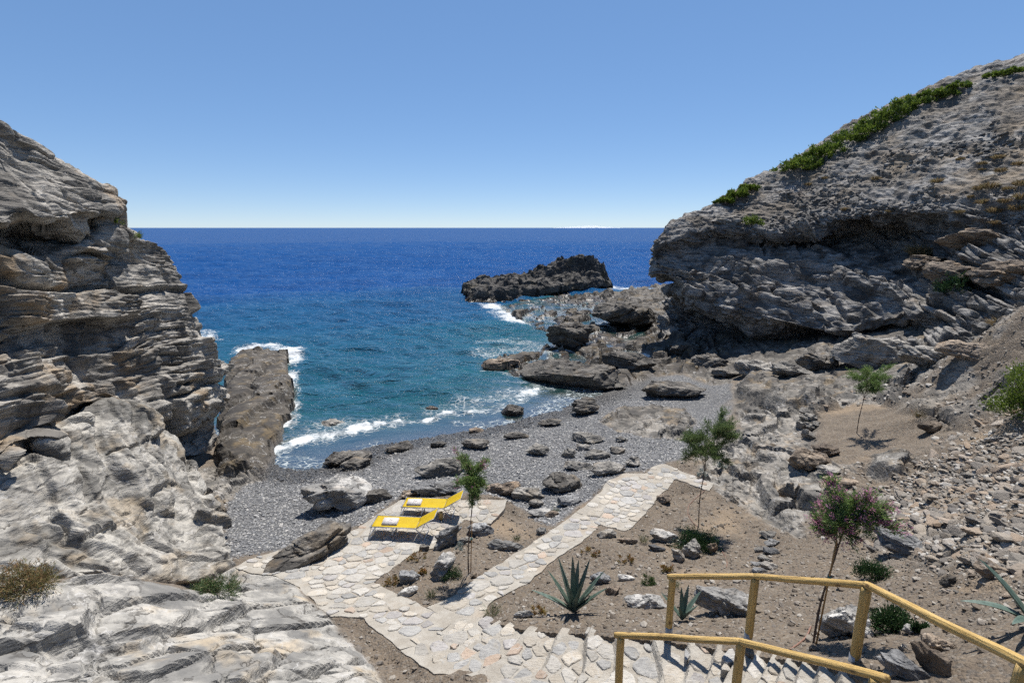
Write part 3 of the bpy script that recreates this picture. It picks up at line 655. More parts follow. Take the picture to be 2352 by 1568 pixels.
# ------------------------------------------------------------------ sea
def mat_sea():
    N = NT('sea_water'); p = N.pos(); dep = N.attr('depth'); foam = N.attr('foam'); far = N.attr('far')
    ramp = N.n('ValToRGB'); N.set(ramp.inputs[0], N.math('MULTIPLY', dep, .1)); cr = ramp.color_ramp
    cr.elements[0].position = 0; cr.elements[0].color = (.07, .20, .19, 1)
    cr.elements[1].position = 1; cr.elements[1].color = (.003, .064, .245, 1)
    for pos, c in ((.07, (.014, .135, .152)), (.2, (.005, .108, .152)), (.45, (.003, .084, .190))):
        e = cr.elements.new(pos); e.color = (*c, 1)
    patch = N.noise(N.mapping(p, (0, 0, .3), (1, 2.2, 1)), .045, 4, .55)
    col = N.mix(N.step(patch, .42, .66, 0, .45), ramp.outputs[0], N.mix(1.0, ramp.outputs[0], (.55, .62, .72), 'MULTIPLY'))
    pw = N.mapping(p, (0, 0, .25), (.55, 1.25, 1))
    h = N.math('MULTIPLY', N.noise(pw, .55, 5, .62, .3), .95)
    h = N.math('ADD', h, N.math('MULTIPLY', N.noise(pw, 2.4, 5, .6, .4), .20))
    h = N.math('ADD', h, N.math('MULTIPLY', N.noise(N.mapping(p, (0, 0, -.3), (.8, 1.4, 1)), 9.0, 3, .6), .013))
    calm = N.step(dep, .05, 1.1, .10, 1.0)
    nb = N.bump(h, N.math('MULTIPLY', calm, .85), 1.0)
    # foam
    f1 = N.noise(p, 2.6, 8, .68, .6); f2 = N.voro(N.mapping(p, (0, 0, 0), (1, 1.5, 1)), 2.6, 'DISTANCE_TO_EDGE').outputs['Distance']
    lace = N.step(N.math('ADD', f2, N.math('MULTIPLY', N.math('SUBTRACT', f1, .5), .35)), .11, .0)
    fo = N.math('ADD', foam, N.math('MULTIPLY', N.math('SUBTRACT', f1, .5), .9))
    fm = N.math('MAXIMUM', N.step(fo, .45, .92), N.math('MULTIPLY', N.step(foam, .12, .4), N.math('MULTIPLY', lace, .75)))
    alpha = N.math('SUBTRACT', 1.0, N.math('POWER', 2.718, N.math('MULTIPLY', dep, -1.35)))
    alpha = N.math('MAXIMUM', alpha, .10); alpha = N.math('MAXIMUM', alpha, fm)
    col = N.mix(fm, col, (.86, .89, .90))
    rough = N.math('MULTIPLY_ADD', fm, .6, .10)
    fr = N.n('Fresnel', IOR=1.33, Normal=nb).outputs[0]
    body = N.bsdf(Base_Color=col, Roughness=1.0, Specular_IOR_Level=0.0, Normal=nb)
    gl = N.n('BsdfGlossy', Roughness=.07, Normal=nb, Color=(1, 1, 1)).outputs[0]
    tr = N.n('BsdfTransparent').outputs[0]
    def mixs(f, a, b):
        nd = N.t.nodes.new('ShaderNodeMixShader'); N.set(nd.inputs[0], f); N.t.links.new(a, nd.inputs[1]); N.t.links.new(b, nd.inputs[2]); return nd.outputs[0]
    sh = mixs(alpha, tr, body)
    sh = mixs(N.math('MULTIPLY', N.math('MINIMUM', N.math('MULTIPLY', fr, .85), N.math('MULTIPLY_ADD', far, -.12, .32)), N.math('SUBTRACT', 1.0, fm)), sh, gl)
    return N.finish(sh)
M['sea'] = mat_sea()
st = np.concatenate([np.linspace(-62, -46, 14, endpoint=False), np.linspace(-46, 40, 370), np.linspace(40, 62, 18)[1:]])*np.pi/180
sr = np.concatenate([np.geomspace(15, 75, 300, endpoint=False), np.geomspace(75, 400, 110, endpoint=False), np.geomspace(400, 60000, 60)])
SR, ST = np.meshgrid(sr, st, indexing='ij'); sx, sy = (SR*np.sin(ST)).ravel(), (SR*np.cos(ST)).ravel()
near = np.hypot(sx, sy) < 103
gs = np.where(near, gh(sx, sy), -11.0)
bl = smooth(np.hypot(sx, sy), 75, 103); dep = np.clip(-gs, 0, 12)*(1-bl)+11*bl
q = np.c_[sx, sy, sx*0]
wav = np.zeros(len(sx))
for k in range(14):
    L = .9*1.28**k*.8; a = -1.75 + .9*(rng.random()-.5) + (.3 if k > 7 else 0)
    wav += .030*L**.62*np.sin((sx*np.cos(a)+sy*np.sin(a))*2*np.pi/L + rng.random()*7 + 1.8*vnoise(q*.22/max(L, 1)**.5, 200+k))
damp = (.15+.85*smooth(dep, .05, 1.6))*smooth(np.hypot(sx, sy), 700, 150)
sz = wav*damp
PL = lambda pts: np.array([atz(a, b, 0.)[:2] for a, b in pts])
def band(pts, w, s):
    d = line_d(PL(pts), sx + .75*fbm(q*.6, 4, 221, .65), sy + .9*fbm(q*.6, 4, 223, .65)); return s*np.exp(-(d/w)**2)*(.72+.5*smooth(fbm(q*.9, 3, 231), -.35, .3))
foam = .42*smooth(dep, .30, .02)*smooth(gs, .5, -.02)*(.4+.9*smooth(fbm(q*.3, 3, 225), -.3, .4))
for pts, w, s in (([(645,1028),(700,1014),(765,1000)], .75, 1.15), ([(760,1000),(850,988),(950,968),(1040,953)], .40, .95), ([(1040,953),(1130,943),(1180,928)], .5, .62), ([(650,1050),(720,1075),(800,1070)], .8, .42),
    ([(660,1012),(730,988),(810,978),(900,965)], 1.3, .50), ([(1000,945),(1100,925),(1180,905)], 1.2, .42), ([(1120,800),(1200,800),(1240,795)], 1.8, .48), ([(545,806),(610,797),(665,800),(672,835)], .85, 1.0), ([(668,850),(682,905),(668,945),(650,985)], .5, .75), ([(1125,700),(1160,722),(1190,745)], 1.3, 1.0), ([(1110,780),(1160,778),(1215,786)], 1.0, .72), ([(1245,806),(1300,802),(1340,806)], 1.0, .95),
    ([(1165,905),(1215,900),(1250,890)], .9, .70), ([(1140,935),(1190,915)], .7, .65), ([(1120,850),(1150,858),(1180,866)], .6, .7), ([(1395,660),(1450,662),(1530,668)], 1.6, .9), ([(470,765),(485,790)], .8, .8),
    ([(860,1020),(900,1040),(960,1030)], .6, .45), ([(1060,975),(1120,975),(1180,965)], .7, .45), ([(1420,668),(1530,672)], 1.4, .8)):
    foam = np.maximum(foam, band(pts, w, s))
crest = band([(640,1024),(700,1010),(765,996),(850,984),(950,964),(1050,949),(1130,940)], .38, 1.0)
sz = sz + .26*crest*(.6+.5*fbm(q*1.3, 3, 227)) + .05*np.clip(foam, 0, 1)*fbm(q*5, 3, 229)
sz = np.where(foam > .5, sz, sz)
SF = grid_faces(len(sr), len(st)); keep = (gs[SF].min(1) < .45)
V_, F_, A_ = compact(np.c_[sx, sy, sz], SF[keep], {'depth': dep, 'foam': foam, 'far': smooth(np.hypot(sx, sy), 30, 150)})
tag(mesh_np('sea', V_, F_[:, ::-1], M['sea'], smooth_shade=True, attrs=A_), kind='structure')

# faint low island on the horizon
u = np.linspace(-1, 1, 60); V = []; D0 = 26000.
for k, s_ in enumerate((0, .5, .85, 1.0, .85, .5, 0)):
    for x in u:
        hh = max(0, (1-x*x))*(.55+.45*math.exp(-((x-.15)/.35)**2))*110*s_
        V.append(((1340-1176)/FPX*D0*1.02 + x*1700, D0 + (k-3)*350, hh - .5))
N = NT('haze_tinted_limestone'); M['island'] = N.finish(N.bsdf(Base_Color=N.mix(N.noise(N.pos(), .004, 4), (.55, .60, .66), (.62, .66, .70)), Roughness=1.0))  # distance haze painted into the island's pale bluish base colour
tag(mesh_np('island', V, grid_faces(7, 60)[:, ::-1], M['island']), kind='structure')

# ------------------------------------------------------------------ paving: mortar bed with separate stones
def mat_mortar():
    N = NT('pale_mortar'); p = N.pos()
    n1 = N.noise(p, 3.0, 6, .6); n2 = N.noise(p, 30, 5, .6)
    c = N.mix(N.step(n1, .35, .65), (.41, .372, .315), (.51, .475, .415)); c = N.mix(N.step(n2, .5, .3, 0, .5), c, (.32, .27, .21))
    c = N.mix(N.step(N.noise(p, .8, 4), .55, .7, 0, .45), c, (.46, .36, .26))
    return N.finish(N.bsdf(Base_Color=c, Roughness=.95, Specular_IOR_Level=.2, Normal=N.bump(N.math('ADD', N.math('MULTIPLY', n2, .03), N.math('MULTIPLY', n1, .05)), .9, 1.0)))
M['mortar'] = mat_mortar()
def mat_stone(name, a, b, d):
    N = NT(name); co, oi = N.objco()
    n1 = N.noise(co, 3.0, 7, .65, .5); n2 = N.noise(N.mapping(co, (.3, .2, .5), (1, 3, 1)), 9, 7, .65)
    c = N.mix(N.step(n1, .35, .65), a, b); c = N.mix(N.step(n2, .52, .35, 0, .6), c, d)
    vn = N.math('ABSOLUTE', N.math('SUBTRACT', N.noise(co, 2.2, 3), .5)); c = N.mix(N.step(vn, .018, .006, 0, .6), c, (.62, .60, .56))
    c = N.mix(N.step(N.noise(co, 5, 5, .7), .54, .68, 0, .6), c, (.54, .49, .41))
    c = N.mix(1.0, c, N.math('MULTIPLY_ADD', oi, .32, .72), 'MULTIPLY')
    h = N.math('ADD', N.math('MULTIPLY', n2, .03), N.math('MULTIPLY', n1, .06))
    return N.finish(N.bsdf(Base_Color=c, Roughness=.85, Specular_IOR_Level=.3, Normal=N.bump(h, 1.0, 1.0)))
STONE_M = [mat_stone('paving_grey', (.42, .41, .39), (.54, .525, .495), (.26, .25, .24)), mat_stone('paving_pale', (.56, .525, .465), (.66, .62, .555), (.36, .335, .30)),
           mat_stone('paving_cream', (.60, .535, .44), (.68, .62, .53), (.42, .355, .275)), mat_stone('paving_rust', (.56, .43, .33), (.62, .50, .40), (.38, .28, .20)), mat_stone('paving_lilac', (.47, .44, .42), (.56, .53, .50), (.30, .28, .27))]
def paving_bed(name, poly, fz, cell=.045, skirt=.45):
    x0, y0 = poly.min(0)-cell; x1, y1 = poly.max(0)+cell
    xs = np.arange(x0, x1+cell, cell); ys = np.arange(y0, y1+cell, cell); X, Y = np.meshgrid(xs, ys, indexing='ij'); sd = poly_sd(poly, X, Y)
    x, y = X.ravel().copy(), Y.ravel().copy(); s = sd.ravel()
    F = grid_faces(*X.shape); keep = (s[F].min(1) < 0) & (s[F].max(1) < cell*1.5); F = F[keep]
    out = s > 0        # snap outside vertices on to the outline
    bx, by, bd = x.copy(), y.copy(), np.full(len(x), 1e9)
    for i in range(len(poly)):
        a, b = poly[i], poly[(i+1) % len(poly)]; e = b-a
        t = np.clip(((x-a[0])*e[0]+(y-a[1])*e[1])/(e@e+1e-12), 0, 1); qx, qy = a[0]+t*e[0], a[1]+t*e[1]; dd = (x-qx)**2+(y-qy)**2
        m = dd < bd; bd = np.where(m, dd, bd); bx = np.where(m, qx, bx); by = np.where(m, qy, by)
    x = np.where(out, bx, x); y = np.where(out, by, y)
    wv = fbm(np.c_[x, y, x*0]*5, 2, 301)*.02
    x = x + np.where(out, wv, 0); y = y + np.where(out, wv, 0)
    z = fz(x, y) + .012*fbm(np.c_[x, y, x*0]*3, 3, 303)
    V = np.c_[x, y, z]; 
    e = np.concatenate([F[:, [0, 1]], F[:, [1, 2]], F[:, [2, 3]], F[:, [3, 0]]]); key = np.sort(e, 1); _, idx, cnt = np.unique(key, axis=0, return_index=True, return_counts=True)
    be = e[idx[cnt == 1]]; n = len(V); V2 = V.copy(); V2[:, 2] -= skirt
    SK = np.c_[be[:, 0], be[:, 0]+n, be[:, 1]+n, be[:, 1]]
    VV = np.concatenate([V, V2]); FF = np.concatenate([F, SK]); VV, FF, _ = compact(VV, FF)
    return tag(mesh_np(name, VV, FF, M['mortar']), kind='structure')
def clip_half(poly, nx, ny, c):
    out = []; n = len(poly)
    for i in range(n):
        a, b = poly[i], poly[(i+1) % n]; da = a[0]*nx+a[1]*ny-c; db = b[0]*nx+b[1]*ny-c
        if da <= 0: out.append(a)
        if (da < 0) != (db < 0) and da != db:
            t = da/(da-db); out.append((a[0]+t*(b[0]-a[0]), a[1]+t*(b[1]-a[1])))
    return out
def paving_stones(parent, poly, fz, size, tilt, seed, gap=.028, n_max=290):
    rg = np.random.default_rng(seed); x0, y0 = poly.min(0); x1, y1 = poly.max(0); pts = []; rad = []
    cand = np.c_[rg.uniform(x0, x1, 26000), rg.uniform(y0, y1, 26000)]; sd = poly_sd(poly, cand[:, 0], cand[:, 1]); cand = cand[sd < -.03]
    for c in cand:
        r = size*rg.choice([.62, .8, 1.0, 1.25, 1.5], p=[.20, .26, .26, .18, .10])
        if pts:
            d = np.hypot(*(np.array(pts)-c).T)
            if (d < (np.array(rad)+r)*.5).any(): continue
        pts.append(c); rad.append(r)
    pts = np.array(pts); rad = np.array(rad); stones = []
    for i, c in enumerate(pts):
        d = np.hypot(*(pts-c).T); nb = np.argsort(d)[1:16]; L = size*1.0
        pl = [(c[0]+L*math.cos(t), c[1]+L*math.sin(t)) for t in np.arange(8)*math.pi/4+rg.random()]
        for j in nb:
            v = pts[j]-c; dd = np.hypot(*v)
            if dd > 2.2*L: continue
            w = rad[i]/(rad[i]+rad[j]); m = c+v*w; n_ = v/dd; pl = clip_half(pl, n_[0], n_[1], m@n_ - gap*(.5+1.2*rg.random()))
            if len(pl) < 3: break
        if len(pl) < 3: continue
        A = np.array(pl)
        # chamfer the corners, then roughen
        B = []
        for k in range(len(A)):
            a, b = A[k], A[(k+1) % len(A)]; B += [a*.82+b*.18, a*.18+b*.82]
        B = np.array(B); 
        B = B[np.r_[True, np.hypot(*(np.diff(B, axis=0)).T) > .015]]
        if len(B) < 5: continue
        B = B + rg.normal(0, .008, B.shape)
        if poly_sd(poly, B[:, 0], B[:, 1]).max() > .03: 
            ok = False
            for _ in range(4):
                B = c + (B-c)*.8
                if poly_sd(poly, B[:, 0], B[:, 1]).max() <= .03: ok = True; break
            if not ok: continue
        area = .5*abs((B[:, 0]*np.roll(B[:, 1], -1)-np.roll(B[:, 0], -1)*B[:, 1]).sum())
        if not tilt:
            zc = path_tps(c[:1], c[1:2])[0]
            if zc > 2.7:
                ic = np.floor(zc/RISE)
                for _ in range(7):
                    bad = np.floor((path_tps(B[:, 0], B[:, 1])+.012)/RISE) != ic
                    if not bad.any(): break
                    B[bad] = c + (B[bad]-c)*.82
            area = .5*abs((B[:, 0]*np.roll(B[:, 1], -1)-np.roll(B[:, 0], -1)*B[:, 1]).sum())
        if area < .004: continue
        stones.append((area, c, B))
    stones.sort(key=lambda s: -s[0]); stones = stones[:n_max]
    for area, c, B in stones:
        k = len(B); cz = float(fz(np.array([c[0]]), np.array([c[1]]))[0])
        if tilt: zb = fz(B[:, 0], B[:, 1])
        else: zb = np.full(k, cz) + .25*(fz(B[:, 0], B[:, 1])-cz)*0
        up = rg.uniform(.008, .026); ctr = B.mean(0)
        Bi = ctr + (B-ctr)*.90
        zi = (zb if not tilt else zb) + up + rg.normal(0, .003, k)
        V = np.concatenate([np.c_[Bi, zi], np.c_[B, zb+up*.45], np.c_[B, zb-.12], [[*ctr, zi.mean()+.004]]]) - np.array([c[0], c[1], cz])
        i0 = np.arange(k); i1 = (i0+1) % k
        T = np.c_[np.full(k, 3*k), i0, i1]; Q = np.concatenate([np.c_[i0, i0+k, i1+k, i1], np.c_[i0+k, i0+2*k, i1+2*k, i1+k]])
        if ((B[:, 0]*np.roll(B[:, 1], -1)-np.roll(B[:, 0], -1)*B[:, 1]).sum()) < 0: T = T[:, ::-1]; Q = Q[:, ::-1]
        mat = STONE_M[rg.choice(5, p=[.27, .30, .24, .07, .12])]
        mesh_np('stone', V, [Q, T], mat, parent, loc=(c[0], c[1], cz))
    return len(stones)
for nm, pl, fz, cell, tl, sd_, sz_ in (('stone_terrace', TERR0, path_tps, .045, True, 11, .33), ('stone_path', PTH0, path_tps, .045, True, 12, .31), ('stone_stairs', STAIR0, stepz, .035, False, 13, .29)):
    rp = rough_poly(pl, 800+sd_, amp=.045); bd = paving_bed(nm, rp, fz, cell); print(nm, paving_stones(bd, rp, fz, sz_, tl, sd_, gap=.016))

# ------------------------------------------------------------------ boulders
_ico = {}
def ico(n):
    if n not in _ico:
        bm = bmesh.new(); bmesh.ops.create_icosphere(bm, subdivisions=n, radius=1.0)
        _ico[n] = (np.array([v.co[:] for v in bm.verts]), np.array([[v.index for v in f.verts] for f in bm.faces])); bm.free()
    return _ico[n]
def rock_shape(n, seed, planes=13, lo=.55, hi=.95, soft=.0):
    V, F = ico(n); rg = np.random.default_rng(seed); V = V/np.linalg.norm(V, axis=1, keepdims=True)
    D = rg.normal(size=(planes, 3)); D /= np.linalg.norm(D, axis=1, keepdims=True); dist = rg.uniform(lo, hi, planes)
    D = np.concatenate([D, [[0, 0, 1], [0, 0, -1]]]); dist = np.r_[dist, .72, .8]
    dot = V@D.T; r = np.where(dot > .05, dist/np.maximum(dot, .05), 9.0); r = np.minimum(r.min(1), 1.05)
    return V*(r*(1-soft)+soft*.85)[:, None], F
def boulder(name, label, cat, px, py, w, h, mat='boulder', seed=1, rot=0.0, dep=.75, flat=None, bed=(.3, .2, 1), lump=1.0, group=None, z=None, tilt=(0, 0), sink=.18, layer=True, pos=None):
    """a rock whose near foot is at pixel (px, py) and that spans w x h pixels"""
    b = (hit(px, py) if z is None else atz(px, py, z)) if pos is None else np.array(pos)
    depth = (b-ORI)@np.array([0, CP, -SP]); m = depth/FPX
    dirv = b[:2]/np.hypot(*b[:2]); sa = max(.16, -((b-ORI)/np.linalg.norm(b-ORI))[2]); ca = math.sqrt(1-sa*sa)
    Wm = w*m; Hv = h*m; Dm = min(dep*Wm, .50*Hv/sa); Hm = max((Hv-Dm*sa)/ca, .22*Wm if flat is None else flat*Wm)
    c = np.array([b[0], b[1]]) + dirv*Dm*.42; g = b[2] if z is not None or pos is not None else min(float(gh(c[0], c[1])), b[2]+.3*Hm)
    n = 6 if w > 190 else (5 if w > 72 else 4)
    V, F = rock_shape(n, seed)
    V = V*np.array([Wm*.53, Dm*.56, Hm*.62]); V[:, 2] += Hm*.5-sink*Hm
    cr, sr_ = math.cos(rot), math.sin(rot)
    V = V@np.array([[cr, sr_, 0], [-sr_, cr, 0], [0, 0, 1]])
    if tilt != (0, 0): V = V@np.array(Matrix.Rotation(tilt[0], 3, 'X') @ Matrix.Rotation(tilt[1], 3, 'Y')).T
    nn = V - V.mean(0); nn /= np.linalg.norm(nn, axis=1, keepdims=True)
    s = min(Wm, Hm*1.6); q = V + seed*3.7
    d = .15*s*fbm(q*(2.4/s), 4, seed)*lump + .035*s*fbm(q*(10/s), 3, seed+1)*lump
    if layer: d = d + strata(q, bed, .19*s, .7*s, .10*s*lump, .045*s, seed+2, .06*s, 1/s)
    V = V + nn*d[:, None]
    V[:, 0] *= Wm/np.ptp(V[:, 0]); V[:, 0] -= (V[:, 0].max()+V[:, 0].min())/2
    V[:, 2] = (V[:, 2]-V[:, 2].min())/np.ptp(V[:, 2])*Hm*(1+sink) - sink*Hm
    az = math.atan2(dirv[0], dirv[1])
    o = mesh_np(name, V, F, M[mat], loc=(c[0], c[1], g)); o.rotation_euler = (0, 0, -az)
    return tag(o, label, cat, group)
BL = [
 # beach, left to right
 (779,1178,160,122,'boulder_white','large pale boulder with a white face beside the shingle, nearest the left cliff',11,.25,.8),
 (868,1155,70,44,'boulder_dark','small crumpled dark grey rock touching the large white-faced boulder',12,0,.8),
 (800,1066,112,44,'boulder_dark','long wet brown rock lying in the swash by the left shelf',14,-.2,.6),
 (818,1078,70,34,'boulder_dark','wedge-shaped wet dark rock at the tip of the swash',15,.3,.7),
 (918,1037,66,34,'boulder_dark','mossy brown wet rock standing where the foam runs out',16,.2,.8),
 (1008,1028,40,20,'boulder_dark','thin low black rock on wet shingle right of the mossy rock',17,.2,.5),
 (1014,1096,124,66,'boulder','big layered grey boulder above the far yellow lounger',18,.15,.7),
 (1003,1140,118,48,'boulder_grey','flat blue-grey slab right behind the far lounger',19,.05,.8),
 (938,1147,42,33,'boulder_tan','round lumpy beige rock at the foot of the far lounger',20,0,.9),
 (1092,1033,68,36,'boulder_dark','split dark rock on shingle above the layered boulder',21,-.2,.7),
 (1186,1008,60,18,'boulder_dark','flat narrow black rock half buried in wet shingle',22,.1,.5),
 (1235,1048,54,37,'boulder','folded grey rock alone in the middle of the shingle',23,.1,.8),
 (1176,953,56,32,'boulder_dark','brown weedy rock standing in the shallows with foam behind',25,.1,.8),
 (1094,993,36,15,'boulder_tan','flat reddish slab lying in the swash',27,.3,.5),
 (1156,1138,84,44,'boulder_tan','flat pinkish slab on the shingle behind the terrace corner',28,.1,.9),
 (1291,1130,94,62,'boulder_dark','big upright block with streaked dark front beside the stone path',29,.1,.8),
 (1213,1151,78,42,'boulder','domed brown-grey rock left of the streaked upright block',30,.1,.8),
 (1231,1167,36,29,'boulder','small knobbly rock below the domed rock',31,.1,.8),
 (1240,1186,54,22,'boulder_white','low whitish rock below the knobbly rock',32,0,.6),
 (1396,1093,82,42,'boulder','broad grey boulder where the path meets the shingle',33,.1,.8),
 (1328,1080,70,30,'boulder','low grey boulder squeezed behind the streaked upright block',34,-.2,.8),
 (1452,1072,36,32,'boulder','rectangular grey block right of the broad path-side boulder',35,.3,.8),
 (1418,1042,36,22,'boulder_dark','dark pointed rock on the shingle above the rectangular block',36,0,.8),
 (1352,1018,80,34,'boulder','long low loaf-shaped rock on the right of the shingle',37,.05,.6),
 (1428,1016,30,17,'boulder','small grey rock right of the loaf-shaped rock',38,.2,.7),
 (1306,1052,34,30,'boulder','small broken rock left of the pale-topped rock pile',39,0,.8),
 (1372,1054,60,30,'boulder','pale-topped rock in the pile above the broad boulder',391,.2,.8),
 (1340,1035,34,22,'boulder','small dark lump at the back of the rock pile',392,.2,.8),
 (1545,915,146,38,'boulder_dark','long dark ragged rock across the far end of the shingle',40,.05,.5),
 (1344,952,66,46,'boulder_dark','dark rough wet rock patch at the water edge of the far shingle',41,.5,.6),
 (1262,980,56,26,'boulder_dark','low black cracked rock at the waterline of the middle beach',42,.1,.6),
 (1307,1162,56,30,'boulder_grey','tilted grey slab lying between the streaked block and the path',43,.4,.9),
 (1270,1188,40,20,'boulder_tan','brownish earth-covered rock at the path edge',44,.2,.8),
 (1243,1228,26,22,'boulder_white','small white rock standing at the upper edge of the long path',45,0,.9),
 (1160,1266,88,36,'boulder_white','flat white wedge of rock in the bed beside the long path',46,-.3,.9),
 (1030,1256,66,58,'boulder_grey','upright veined grey slab between lounger terrace and planted bed',47,.8,.5),
 (1104,1230,64,38,'boulder_grey','veined dark grey rock under the end of the terrace slab',48,.1,.8),
 (975,1265,24,20,'boulder_dark','small dark stone pair at the terrace edge near the front lounger',49,0,.9),
 (1068,1250,38,20,'boulder','flat dark slab behind the silvery plant by the first tree',50,.4,.7),
 (1018,1332,62,66,'boulder_white','white marble rock with a grey back in the small planted bed',51,.4,.8),
 (942,1340,50,40,'boulder_grey','angular blue-grey rock in the small planted bed',52,.2,.9),
 (937,1370,48,28,'boulder_white','cream white stone at the lower tip of the small bed',53,.5,.7),
 (1088,1329,16,19,'boulder_tan','little stone at the foot of the first tamarisk stake',54,0,.9),
 (716,1296,196,100,'boulder_dark','long jagged grey rock lying along the terrace edge by the shingle',13,.62,.34),
 # right planting bed
 (1393,1235,46,30,'boulder','loose block below the raised end of the long path',60,.2,.8),
 (1524,1158,34,30,'boulder_tan','rounded brown rock against the low path wall',61,.2,.9),
 (1524,1247,66,38,'boulder_white','smooth white slab left of the green ground cover mound',62,.1,.7),
 (1588,1279,44,50,'boulder','upright knobbly grey rock in front of the ground cover mound',63,.2,.8),
 (1556,1290,32,38,'boulder','pale triangular stone left of the upright knobbly rock',64,.3,.8),
 (1508,1266,40,22,'boulder_grey','cracked grey stone below the smooth white slab',65,.1,.8),
 (1634,1272,26,32,'boulder_tan','brown stone at the right of the ground cover mound',66,.1,.8),
 (1441,1249,48,15,'boulder_tan','low crumbly brown stone near the path end',67,.1,.6),
 (1438,1333,40,20,'boulder_white','small white stone uphill of the dark clod',68,.2,.7),
 (1406,1366,34,32,'boulder_tan','dark brown earthy clod right of the big agave',69,.1,.9),
 (1484,1397,104,48,'boulder_white','knobbly whitish limestone left of the small agave',70,.1,.7),
 (1660,1415,134,88,'boulder_white','large grey-white rock behind the second rail post',71,.15,.9),
 (1378,1340,50,38,'boulder_grey','flat grey slab half buried behind the big agave',72,.1,.9),
 (1202,1420,48,26,'boulder_white','pale flat stone at the lower bed edge left of the agave',73,.2,.7),
 (1938,1466,112,122,'boulder_white','tall white rock with an orange patch behind the corner rail post',74,.2,.8),
 (1855,1083,90,70,'boulder_tan','big smooth buff block on the bedrock above the pink tamarisk',75,.3,.8),
 (1905,1097,60,36,'boulder','pale flat block right of the big buff block',76,.2,.8),
 (1893,1046,60,34,'boulder_tan','dark brown slab leaning behind the big buff block',77,-.5,.6),
 (1928,1130,78,44,'boulder_tan','brown flat-topped rock right behind the pink blossom',78,.3,.8),
 (2284,1330,80,52,'boulder_tan','big reddish-brown block casting a shadow on the scree',79,.2,.8),
 (2134,998,50,36,'boulder_tan','tan rock at the right edge of the bare soil terrace',80,.2,.8),
 (2085,1270,146,70,'boulder_grey','long grey rock in the scree right of the pink tamarisk',81,-.3,.6),
 (2076,1558,112,64,'boulder_grey','flat blue-grey slab just outside the corner of the handrail',82,-.1,.8),
 (2155,1500,74,52,'boulder_tan','pentagonal tan slab uphill of the flat blue-grey slab',83,.1,.8),
 (2130,1545,82,64,'boulder_tan','long narrow brown slab leaning between two slabs by the rail',84,-.8,.35),
 (2089,1457,30,28,'boulder_white','small white stone between the two dark green cushions',85,.1,.8),
 (2177,1348,34,34,'boulder_dark','dark grey pointed stone sticking out of the soil slope',86,.2,.7),
 # fallen blocks along the foot of the headland
 (1572,806,70,36,'boulder_dark','dark block at the seaward foot of the headland',201,.2,.7),
 (1628,842,84,40,'boulder_dark','low dark ledge rock in the headland shadow beside the reef pools',202,-.1,.7),
 (1668,868,70,30,'boulder_dark','flat dark rock in front of the shaded ledge',203,.2,.7),
 (1742,852,110,56,'boulder','stepped grey ledge rock catching the sun under the overhang',204,-.1,.7),
 (1815,866,90,44,'boulder','grey slab leaning at the mouth of the dark cave',205,.2,.7),
 (1872,856,90,56,'boulder_dark','dark rounded block right of the cave mouth',206,.1,.8),
 (2010,846,190,92,'boulder','large ribbed grey outcrop beside the headland face',207,-.2,.6),
 (2120,850,110,60,'boulder','grey broken ledge on the stony slope right of the ribbed outcrop',208,-.2,.6),
 (2215,840,120,56,'boulder_tan','buff ledge on the stony slope below the gully shrub',209,-.2,.6),
 # among the reef
 (1308,803,116,74,'boulder_dark','dark pyramid-shaped rock standing in the reef pools',90,.1,.8),
 (1432,756,150,80,'boulder_dark','broad dark hump of rock in the reef below the headland',91,.1,.8),
 (1310,897,262,80,'boulder_dark','long sloping rock slab running into the water at the beach end',92,-.35,.5),
 (1444,852,130,50,'boulder_dark','dark weedy ridge behind the long sloping slab',93,-.25,.5),
 (1150,848,92,22,'boulder_tan','low yellow-brown weed-covered rock awash at the reef tip',94,.2,.5),
]
for k, (px, py, w, h, mat, lab, seed, rot, dep_) in enumerate(BL):
    wet = seed in (90, 91, 92, 93, 94, 40, 41)
    boulder('rock' if w < 60 else 'boulder', lab, 'rock' if w < 60 else 'boulder', px, py, w, h, mat, seed, rot, dep_, lump=1.0, bed=(math.sin(seed*1.7)*.5, math.cos(seed*2.3)*.5, 1), z=.0 if seed in (94, 25) else None)
boulder('boulder', 'pale submerged boulder showing under the breaking wave', 'boulder', 764, 992, 68, 36, 'boulder', 24, .1, .9, z=-.30)
boulder('rock', 'small dark rock just under the surface off the beach', 'rock', 992, 942, 30, 12, 'boulder_dark', 26, .1, .8, z=-.12)

ORD = ['first','second','third','fourth','fifth','sixth','seventh','eighth','ninth','tenth','eleventh','twelfth','thirteenth','fourteenth','fifteenth','sixteenth','seventeenth','eighteenth','nineteenth','twentieth','twenty-first','twenty-second','twenty-third','twenty-fourth','twenty-fifth','twenty-sixth','twenty-seventh','twenty-eighth','twenty-ninth','thirtieth']
# dry-stone edging
for k, (px, py, w, h) in enumerate([(1762,1232,36,22),(1772,1250,34,20),(1748,1262,32,18),(1770,1270,36,22),(1756,1286,34,22),(1738,1296,30,18),(1766,1304,38,24),(1744,1312,34,18)]):
    boulder('edging_stone', ORD[k]+' grey stone from the top in the short stacked edging beyond the middle rail post', 'edging stone', px, py+4, w, h, 'boulder_grey' if k % 2 else 'boulder', 400+k, rng.random()*2, .8, group='edging stones by the planting bed')
for k, (px, py, w, h) in enumerate([(1850,948,28,18),(1862,962,28,20),(1846,968,24,18),(1838,984,22,20),(1858,985,26,20),(1872,978,24,16),(1848,1003,20,26),(1862,1006,24,18)]):
    boulder('edging_stone', ORD[k]+' round stone from the back in the low wall beside the bare soil terrace', 'edging stone', px, py+4, w, h, 'boulder', 420+k, rng.random()*2, .8, group='edging stones by the soil terrace')

